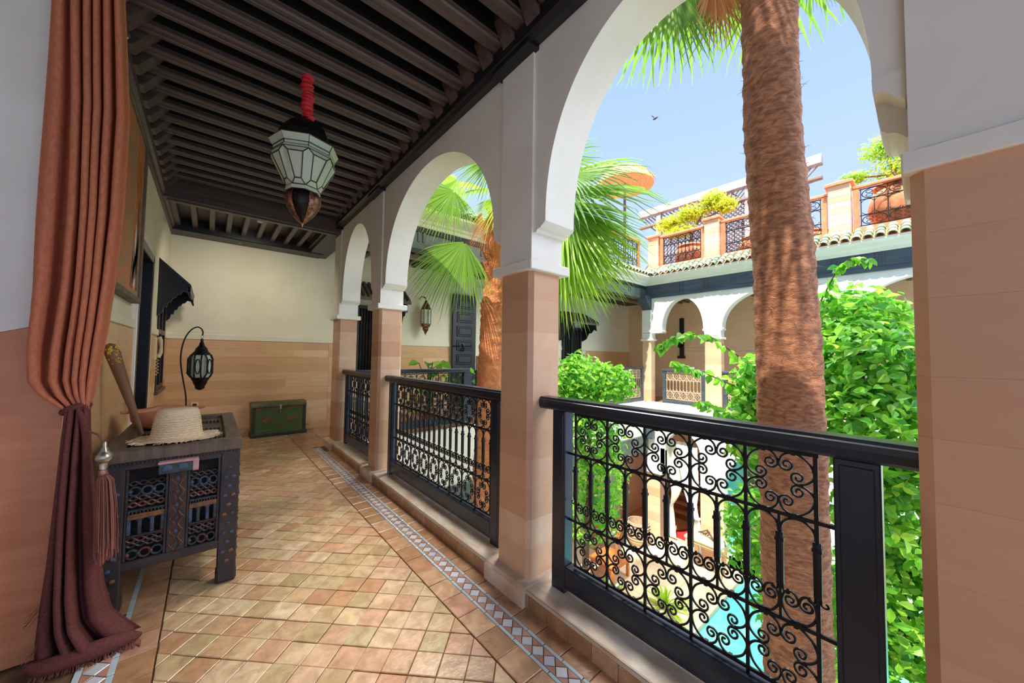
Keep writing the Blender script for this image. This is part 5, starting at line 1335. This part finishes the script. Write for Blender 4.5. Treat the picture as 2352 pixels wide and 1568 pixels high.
def palm_trunk(path, rad, parent, m, seed=1, rings=150, seg=40, amp=.012, stubs=0, stub_z=None):
    rr = random.Random(seed); Z = [p[2] for p in path]
    fx = lambda z, i: float(np.interp(z, Z, [p[i] for p in path])); frd = lambda z: float(np.interp(z, Z, rad))
    V = []; F = []
    ph = [rr.uniform(0, 6.28) for _ in range(9)]
    for i in range(rings+1):
        z = Z[0]+(Z[-1]-Z[0])*i/rings
        for k in range(seg):
            a = 2*PI*k/seg
            r = frd(z)*(1+.02*math.sin(3*a+ph[0]+z*1.3)+.02*math.sin(5*a+ph[1]-z*2.1))+amp*(.45*math.sin(z*46+1.2*math.sin(2*a+ph[2]))+.5*math.sin(z*19+3*a+ph[3])*math.sin(7*a+ph[4]+z*11)+rr.uniform(-.5, .5))
            V.append((fx(z, 0)+r*math.cos(a), fx(z, 1)+r*math.sin(a), z))
    for i in range(rings):
        for k in range(seg): F.append((i*seg+k, i*seg+(k+1) % seg, (i+1)*seg+(k+1) % seg, (i+1)*seg+k))
    MB().add(V, F).build('trunk', m, parent, smooth=80)
    mb = MB()
    for k in range(520):
        z = rr.uniform(max(Z[0], -1.5), Z[-1]); a = rr.uniform(0, 2*PI); r = frd(z)
        p = Vector((fx(z, 0)+r*math.cos(a), fx(z, 1)+r*math.sin(a), z)); o = Vector((math.cos(a+rr.uniform(-.8, .8)), math.sin(a+rr.uniform(-.8, .8)), rr.uniform(-.5, 1)))
        l = rr.uniform(.015, .05); mb.tube([p-o*.01, p+o*l*.5, p+o*l+Vector((0, 0, -.006))], [.0022, .0016, .0006], 3)
    mb.build('bark_fibres', hairm, parent, kind='stuff')
    if stubs:
        for k in range(stubs):
            z = rr.uniform(*stub_z); a = 2.4*k; r = frd(z)
            p = Vector((fx(z, 0)+r*.85*math.cos(a), fx(z, 1)+r*.85*math.sin(a), z)); o = Vector((math.cos(a)*.5, math.sin(a)*.5, 1)).normalized()
            l = rr.uniform(.10, .22); w = Vector((-math.sin(a), math.cos(a), 0))
            mb = MB(); n_ = w.cross(o)
            q0, q1 = p, p+o*l
            mb.add([q0-w*.05+n_*.015, q0+w*.05+n_*.015, q0+w*.05-n_*.015, q0-w*.05-n_*.015, q1-w*.022+n_*.006, q1+w*.022+n_*.006, q1+w*.022-n_*.006, q1-w*.022-n_*.006], [(0,1,5,4),(1,2,6,5),(2,3,7,6),(3,0,4,7),(4,5,6,7),(0,3,2,1)])
            mb.build('leaf_base', m, parent)
def big_palm():
    t = thing('palm_tree', (3.4, .67, GZ), 'tall palm with thick shaggy trunk rising through the nearest arch', 'palm')
    path = [(3.55, .68, GZ), (3.36, .67, -.86), (3.29, .66, .42), (3.25, .66, 1.06), (3.18, .67, 2.02), (3.09, .70, 2.98), (3.03, .70, 3.94), (2.98, .72, 4.6), (2.96, .72, 5.0)]
    palm_trunk(path, [.24, .205, .20, .195, .185, .172, .166, .17, .14], t, trunkm, 2, 300, 56, amp=.008, stubs=34, stub_z=(3.95, 4.75))
    c = Vector((2.96, .72, 4.85)); rr = random.Random(11)
    hang = [((2.57, 1.21, 4.20), (-.06, -.05, -1), frondm, .80), ((2.72, 1.12, 4.28), (.0, -.05, -1), frondm, .66), ((2.82, .99, 4.24), (.06, 0, -1), dryf, .64), ((2.90, .95, 4.28), (.0, .0, -1), dryf, .60), ((2.68, 1.20, 4.32), (-.02, 0, -1), dryf, .56),
            ((3.20, .48, 4.22), (.15, -.1, -1), frondm, .44), ((3.30, .42, 4.30), (.2, -.15, -1), dryf, .46), ((3.02, .52, 4.30), (0, -.1, -1), dryf, .42)]
    for k, (h, o, m, r) in enumerate(hang):
        fan_frond(h, o, r, t, m, base=c+(Vector(h)-c)*.25, nrm=(-.65, -.75, .1), spread=30+10*(k % 2) if m is dryf else 38, nb=18, droop=.0, seed=k, name='hanging_frond' if m is frondm else 'dry_frond', curl=.05, petm=trunkm, merged=.5, wid=.75)
    for k in range(34):
        a = 2*PI*k/34*5+.2; el = (.05, .35, .65, 1.0)[k % 4]; o = Vector((math.cos(a)*math.cos(el), math.sin(a)*math.cos(el), math.sin(el)))
        h = c+o*rr.uniform(.8, 1.2)+Vector((0, 0, .15))
        fan_frond(h, o, 1.05, t, frondm, base=c, nb=30, seed=50+k, droop=.35)
big_palm()
def leaning_palm():
    t = thing('palm_tree', (3.15, 4.4, GZ), 'shorter palm with orange fibrous trunk and big green fans by the middle column', 'palm')
    path = [(3.2, 4.6, GZ), (3.14, 4.26, -.71), (3.14, 4.17, 1.08), (3.15, 4.11, 2.10), (3.18, 4.04, 3.0), (3.17, 4.02, 3.75)]
    palm_trunk(path, [.22, .185, .18, .17, .165, .13], t, trunk2m, 5, 200, 40, amp=.014, stubs=60, stub_z=(1.85, 3.7))
    c = Vector((3.17, 4.02, 3.70)); rr = random.Random(5)
    F = [((2.62, 4.10, 2.86), (-.36, .12, -.62), frondm, 1.0, (-.62, -.72, .30), 66, 0),
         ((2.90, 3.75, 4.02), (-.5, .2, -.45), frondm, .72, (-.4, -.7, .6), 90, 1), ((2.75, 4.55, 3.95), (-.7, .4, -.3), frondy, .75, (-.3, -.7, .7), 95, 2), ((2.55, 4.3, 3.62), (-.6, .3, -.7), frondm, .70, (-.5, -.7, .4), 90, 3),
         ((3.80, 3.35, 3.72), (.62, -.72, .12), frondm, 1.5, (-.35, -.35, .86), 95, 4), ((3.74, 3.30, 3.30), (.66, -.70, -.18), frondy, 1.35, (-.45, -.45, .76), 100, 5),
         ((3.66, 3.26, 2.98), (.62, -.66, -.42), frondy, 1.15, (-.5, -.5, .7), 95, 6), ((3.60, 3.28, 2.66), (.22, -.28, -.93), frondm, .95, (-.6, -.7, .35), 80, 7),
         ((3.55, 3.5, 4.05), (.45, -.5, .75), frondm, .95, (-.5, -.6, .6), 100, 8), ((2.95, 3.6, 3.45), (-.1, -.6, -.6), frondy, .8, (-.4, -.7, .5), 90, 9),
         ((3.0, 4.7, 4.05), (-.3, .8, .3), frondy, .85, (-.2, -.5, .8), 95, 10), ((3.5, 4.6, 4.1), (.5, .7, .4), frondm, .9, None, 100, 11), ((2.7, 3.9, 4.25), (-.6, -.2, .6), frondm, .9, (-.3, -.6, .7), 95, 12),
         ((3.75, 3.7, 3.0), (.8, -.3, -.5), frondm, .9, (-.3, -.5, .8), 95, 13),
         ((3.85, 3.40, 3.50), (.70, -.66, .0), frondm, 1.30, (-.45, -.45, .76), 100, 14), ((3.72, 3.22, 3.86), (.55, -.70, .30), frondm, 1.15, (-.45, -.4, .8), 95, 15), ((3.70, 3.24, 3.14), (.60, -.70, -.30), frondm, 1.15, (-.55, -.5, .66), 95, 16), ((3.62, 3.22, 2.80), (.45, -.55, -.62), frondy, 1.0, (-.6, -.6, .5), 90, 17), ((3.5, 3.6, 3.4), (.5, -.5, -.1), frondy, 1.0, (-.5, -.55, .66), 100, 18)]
    for h, o, m, r, n, sp, k in F:
        fan_frond(h, o, r, t, m, base=c, nrm=n, spread=sp, nb=42, droop=.28, seed=20+k, merged=.52)
    for k in range(9):
        a = 2*PI*k/9; h = c+Vector((.30*math.cos(a), .30*math.sin(a), -.25-.1*(k % 3)))
        fan_frond(h, (math.cos(a)*.35, math.sin(a)*.35, -1), .62, t, dryf, base=c, nrm=(math.cos(a), math.sin(a), .3), spread=45, nb=18, droop=.0, seed=70+k, name='dry_frond', merged=.3, wid=.6)
leaning_palm()

# ------------------------------------------------------------------ leafy shrubs
def leaf_mesh(name, m, L=.10, W=.055, fold=.25):
    V = [(0, 0, 0), (-W*.42, L*.28, W*fold), (-W*.5, L*.5, W*fold), (-W*.28, L*.80, W*fold*.6), (0, L, -L*.06), (W*.28, L*.80, W*fold*.6), (W*.5, L*.5, W*fold), (W*.42, L*.28, W*fold), (0, L*.4, 0), (0, L*.72, -L*.02)]
    F = [(0, 8, 2, 1), (8, 9, 3, 2), (9, 4, 3), (0, 7, 6, 8), (8, 6, 5, 9), (9, 5, 4)]
    return MB().add(V, F).mesh(name, m)
def shrub(name, label, cat, loc, blobs, n, nparts, mo, mi, size=(.07, .12), seed=1, branches=(), aspect=.6, upright=0., flowers=0, shell=.55, sun=None, group=None):
    """blobs: (centre, radii, weight); leaves near the camera are parts, the rest one mass"""
    t = thing(name, loc, label, cat, group); rr = random.Random(seed)
    wsum = [b[2] for b in blobs]; pts = []
    for _ in range(n):
        c, r, _w = rr.choices(blobs, wsum)[0]
        d = Vector((rr.gauss(0, 1), rr.gauss(0, 1), rr.gauss(0, 1))).normalized(); q = (shell+(1-shell)*rr.random())*rr.uniform(.85, 1.08)
        p = Vector((c[0]+d.x*r[0]*q, c[1]+d.y*r[1]*q, c[2]+d.z*r[2]*q))
        nn = (d+Vector((rr.gauss(0, .6), rr.gauss(0, .6), rr.gauss(0, .6)+.35))).normalized()
        dirn = Vector((rr.gauss(0, 1), rr.gauss(0, 1), rr.gauss(-.25+upright, .7))); dirn = (dirn-nn*dirn.dot(nn)).normalized()
        pts.append((p, dirn, nn, rr.uniform(*size)))
    pts.sort(key=lambda q: (q[0]-CAM).length if seen(q[0]) else 99)
    lm = leaf_mesh('leaf', mo, 1, aspect)
    for p, d, nn, sz in pts[:nparts]:
        o = bpy.data.objects.new('leaf', lm); COL.objects.link(o); o.parent = t; s = d.cross(nn)
        M = Matrix((s*sz, d*sz, nn*sz)).transposed().to_4x4(); M.translation = p; o.matrix_parent_inverse = Matrix.Translation(-Vector(loc)); o.matrix_basis = M
    base = [Vector(v.co) for v in lm.vertices]; fs = [tuple(p.vertices) for p in lm.polygons]
    mb = MB()
    for p, d, nn, sz in pts[nparts:]:
        s = d.cross(nn); k = len(mb.v)
        mb.v += [tuple(p+s*(b.x*sz)+d*(b.y*sz)+nn*(b.z*sz)) for b in base]; mb.f += [tuple(i+k for i in f) for f in fs]
    if mb.v: mb.build('foliage', mi, t, kind='stuff')
    for P, r in branches: MB().tube(P, r, 6).build('branch', stemm, t)
    for k in range(flowers):
        c, r, _w = blobs[-1]; p = Vector((c[0]+rr.uniform(-1, 1)*r[0], c[1]+rr.uniform(-1, 1)*r[1], c[2]+rr.uniform(-.8, .3)*r[2]))
        m2 = MB()
        for q in range(5):
            a = 2*PI*q/5; e = Vector((math.cos(a), math.sin(a)*.3, math.sin(a))); m2.add([p, p+e*.05+Vector((.02, .02, .0)), p+e*.07+Vector((0, .02, .02)), p+e*.045+Vector((-.02, 0, .03))], [(0,1,2,3)])
        m2.build('red_bract', redleaf, t)
    return t
def vine_spray(P, n, seed, size=.11):
    """(leaf points along a thin shoot)"""
    return P
shrub('climbing_shrub', 'dense bright green climbing shrub filling the arch right of the big trunk', 'shrub', (5.4, .5, GZ),
      [((5.5, .45, 1.25), (.62, .62, .55), 3), ((5.25, .35, .55), (.60, .60, .60), 3), ((5.9, .60, 1.75), (.55, .6, .45), 2), ((5.2, 1.25, .95), (.55, .40, .45), 2.2), ((5.0, 1.35, .45), (.4, .35, .5), 1.5), ((5.35, .20, -.3), (.6, .55, .6), 2.2), ((5.4, .25, -1.2), (.6, .6, .7), 2.2), ((5.5, 1.5, -.9), (.45, .4, .6), 1.4), ((5.4, .3, -2.3), (.7, .6, .9), 1.6), ((5.6, .9, -1.8), (.7, .7, .9), 2), ((5.3, -.25, -1.0), (.5, .4, 1.0), 1.6), ((5.35, .20, -1.5), (.3, .3, .35), .3)],
      14000, 300, leafo, leafi, (.075, .135), 3, [([(5.5, .5, GZ), (5.45, .45, -2), (5.3, .4, -.6), (5.4, .45, .6), (5.6, .5, 1.6)], [.07, .06, .05, .04, .02]), ([(5.45, .1, -2.2), (5.3, .2, -1.0), (5.15, .0, -.1)], [.03, .02, .012]), ([(5.6, .3, -1.6), (5.3, .05, -.9), (5.2, -.15, -.2)], [.025, .02, .01])], .62, flowers=7)
# long shoots reaching left of the trunk and up beside it
def shoots():
    t = thing('climbing_vine', (4.9, 1.4, 1.2), 'thin leafy vine shoots reaching left across the big palm trunk', 'vine'); rr = random.Random(9)
    S_ = [[(4.75, 1.35, 1.25), (4.35, 1.60, 1.55), (4.12, 1.78, 1.58), (3.98, 1.92, 1.50), (3.95, 1.98, 1.42)], [(4.9, 1.5, .95), (4.55, 1.75, 1.12), (4.38, 1.9, 1.20), (4.30, 2.0, 1.25)], [(5.3, .9, 1.9), (5.05, .88, 2.25), (4.98, .86, 2.5), (5.0, .85, 2.75)], [(5.5, .8, 2.0), (5.35, .62, 2.35), (5.3, .5, 2.42), (5.4, .42, 2.40)], [(4.8, 1.5, .5), (4.6, 1.7, .72), (4.5, 1.8, .78)]]
    lm = leaf_mesh('leaf', leafo, 1, .66)
    for P in S_:
        Q = []
        for i in range(len(P)-1):
            for k in range(6): Q.append(Vector(P[i]).lerp(Vector(P[i+1]), k/6))
        Q.append(Vector(P[-1])); MB().tube(Q, [.008-.006*i/len(Q) for i in range(len(Q))], 5).build('stem', stemm, t)
        for i, p in enumerate(Q):
            for s in range(2):
                d = Vector((rr.gauss(0, .6), rr.gauss(0, .6), rr.uniform(-1.2, -.1))).normalized(); nn = Vector((-.6+rr.gauss(0, .3), -.6+rr.gauss(0, .3), .5)); nn = (nn-d*nn.dot(d)).normalized(); sz = rr.uniform(.09, .14)
                o = bpy.data.objects.new('leaf', lm); COL.objects.link(o); o.parent = t; sd = d.cross(nn)
                M = Matrix((sd*sz, d*sz, nn*sz)).transposed().to_4x4(); M.translation = p; o.matrix_parent_inverse = Matrix.Translation(-wt(t)); o.matrix_basis = M
shoots()
shrub('leafy_tree', 'round bright green bushy tree just beyond the middle column, drooping below the rail', 'tree', (4.6, 3.4, GZ),
      [((4.02, 3.22, 1.0), (.42, .40, .36), 3), ((4.40, 2.98, .92), (.42, .36, .28), 2.4), ((4.05, 3.25, .55), (.5, .45, .40), 2), ((4.45, 3.25, .0), (.42, .4, .55), 2), ((4.9, 3.5, -.75), (.5, .45, .55), 2), ((5.0, 3.75, -1.4), (.55, .5, .45), 1.6)],
      6500, 300, leafo, leafi, (.055, .10), 6, [([(4.9, 3.8, GZ), (4.8, 3.7, -2), (4.5, 3.4, -.6), (4.2, 3.2, .5), (4.1, 3.2, 1.0)], [.07, .06, .045, .03, .015])], .58)
shrub('yellow_tree', 'airy yellow-green tree in a clay pot on the roof left of the trunk', 'tree', (10.4, 4.36, 4.5),
      [((10.5, 5.0, 5.35), (.35, .5, .28), 1.2), ((10.5, 4.4, 5.5), (.35, .55, .30), 2), ((10.6, 3.8, 5.72), (.3, .4, .32), 1.6), ((10.5, 3.45, 5.45), (.3, .35, .22), 1), ((10.4, 4.6, 5.0), (.35, .6, .16), 1)],
      3600, 160, leafyo, leafyi, (.06, .12), 7, [([(10.4, 4.36, 4.4), (10.42, 4.30, 4.9), (10.5, 4.1, 5.3), (10.55, 3.9, 5.7)], [.06, .045, .03, .012]), ([(10.42, 4.32, 4.85), (10.5, 4.6, 5.2), (10.5, 5.0, 5.4)], [.035, .02, .01]), ([(10.5, 4.1, 5.2), (10.5, 3.6, 5.35), (10.5, 3.3, 5.4)], [.03, .02, .01])], .4, shell=.2)
shrub('roof_tree', 'light green feathery tree in the big roof urn at the right', 'tree', (10.6, .3, 4.8),
      [((10.8, .15, 5.35), (.5, .60, .42), 2.4), ((10.8, .45, 5.85), (.35, .50, .30), 1.5), ((10.8, .95, 5.35), (.3, .30, .16), .8), ((10.9, .0, 5.95), (.4, .4, .3), 1.4)],
      5200, 160, leafyo, mat('pale_green_leaf_mass', (150, 190, 60), .5, rnd=('isl', [(120, 180, 60), (160, 200, 60), (186, 206, 70)]), transl=.4), (.05, .10), 8, [([(10.6, .3, 4.8), (10.65, .35, 5.2), (10.75, .45, 5.7)], [.05, .03, .012]), ([(10.65, .35, 5.15), (10.75, .8, 5.3), (10.8, 1.1, 5.4)], [.03, .015, .008])], .35, shell=.15)
def spiky(name, label, x, y, z, n, L, m, seed, pot=None, bend=.6):
    t = thing(name, (x, y, z), label, 'plant'); rr = random.Random(seed)
    if pot: MB().lathe([(pot*.6, 0), (pot*.8, pot*.5), (pot, pot*1.3), (pot*.9, pot*1.35), (pot*.8, pot*1.2)], 14, (x, y, z)).build('pot', potm, t, smooth=50)
    z0 = z+(pot*1.25 if pot else 0)
    for k in range(n):
        a = rr.uniform(0, 2*PI); e = rr.uniform(.35, 1.45); l = L*rr.uniform(.7, 1.1); d = Vector((math.cos(a)*math.cos(e), math.sin(a)*math.cos(e), math.sin(e))); s = Vector((-math.sin(a), math.cos(a), 0)); V = []; F = []
        for i in range(7):
            q = i/6; w = L*.045*(1-q)**.7*(.5+q if q < .5 else 1)+.001; p = Vector((x, y, z0))+d*(l*q)+Vector((0, 0, -bend*l*q*q*.5)); V += [p-s*w, p+s*w+Vector((0, 0, .3*w))]
        for i in range(6): F.append((2*i, 2*i+1, 2*i+3, 2*i+2))
        MB().add(V, F).build('leaf', m, t)
    return t
def broad(name, label, x, y, z, n, L, seed, pot=.16):
    t = thing(name, (x, y, z), label, 'plant'); rr = random.Random(seed)
    MB().lathe([(pot*.6, 0), (pot*.8, pot*.5), (pot, pot*1.6), (pot*.9, pot*1.65), (pot*.8, pot*1.4)], 14, (x, y, z)).build('pot', potm, t, smooth=50)
    lm = leaf_mesh('leaf', leafo, 1, .75)
    for k in range(n):
        a = rr.uniform(0, 2*PI); h = rr.uniform(.4, 1)*L; r = rr.uniform(.05, .38)*L; p = Vector((x+r*math.cos(a), y+r*math.sin(a), z+pot*1.5+h))
        MB().tube([(x, y, z+pot*1.4), (x+r*.4*math.cos(a), y+r*.4*math.sin(a), z+pot*1.5+h*.7), p], .009, 5).build('stem', leafi, t)
        d = Vector((math.cos(a), math.sin(a), rr.uniform(-.9, -.1))).normalized(); nn = Vector((-.2, -.7, .8)); nn = (nn-d*nn.dot(d)).normalized(); s = d.cross(nn); sz = rr.uniform(.16, .26)
        o = bpy.data.objects.new('leaf', lm); COL.objects.link(o); o.parent = t; M = Matrix((s*sz, d*sz, nn*sz)).transposed().to_4x4(); M.translation = p; o.matrix_parent_inverse = Matrix.Translation(-wt(t)); o.matrix_basis = M
broad('potted_plant', 'broad-leaved potted plant behind the left wing balustrade under the lantern', 3.1, 6.0, 0, 12, .95, 2)
broad('potted_plant', 'broad-leaved potted plant in front of the dark panelled door', 3.85, 6.05, 0, 12, .8, 3)
spiky('fern_plant', 'spiky green fern in front of the window beyond the corner column', 2.25, 6.1, 0, 26, .75, frondm, 4, .2)
spiky('yucca_plant', 'grey-green spiky plant left of the white corner column', 9.3, 6.15, 0, 34, .72, mat('grey_green_blade', (130, 150, 100), .5), 5, .28, .3)
spiky('agave_plant', 'small spiky yellow plant on the roof beside the right pillar', 10.85, 1.02, 3.84, 18, .42, frondy, 6, .14, .2)
spiky('grass_plant', 'tufted green plant at the pool edge below the rail', 7.1, 3.5, GZ, 40, .75, frondy, 7, None, .9)
spiky('grass_plant', 'spiky tuft between the pool and the low orange table', 6.3, 4.3, GZ, 36, .8, frondm, 8, None, .8)

# added fill lamp with housing, unseen behind the cross beam, brightening the end wall
dl = thing('fill_lamp', (.42, 5.47, 2.95), 'small white fill lamp, added unseen behind the cross beam of the passage', 'lamp')
MB().lathe([(.03, 2.95), (.03, 2.985), (.034, 2.99), (.034, 3.0), (.01, 3.02)], 14, (.42, 5.47, 0)).build('housing', whitecl, dl, smooth=40)
ld_ = bpy.data.lights.new('fill_spot', 'SPOT'); ld_.energy = 26; ld_.spot_size = math.radians(150); ld_.spot_blend = 1; ld_.shadow_soft_size = .12; ld_.color = (1, .93, .80)
lo_ = bpy.data.objects.new('fill_spot', ld_); COL.objects.link(lo_); lo_.location = (.42, 5.50, 2.90); lo_.rotation_euler = (Vector((.42, 5.50, 2.90))-Vector((.40, 6.9, .9))).to_track_quat('Z', 'Y').to_euler()
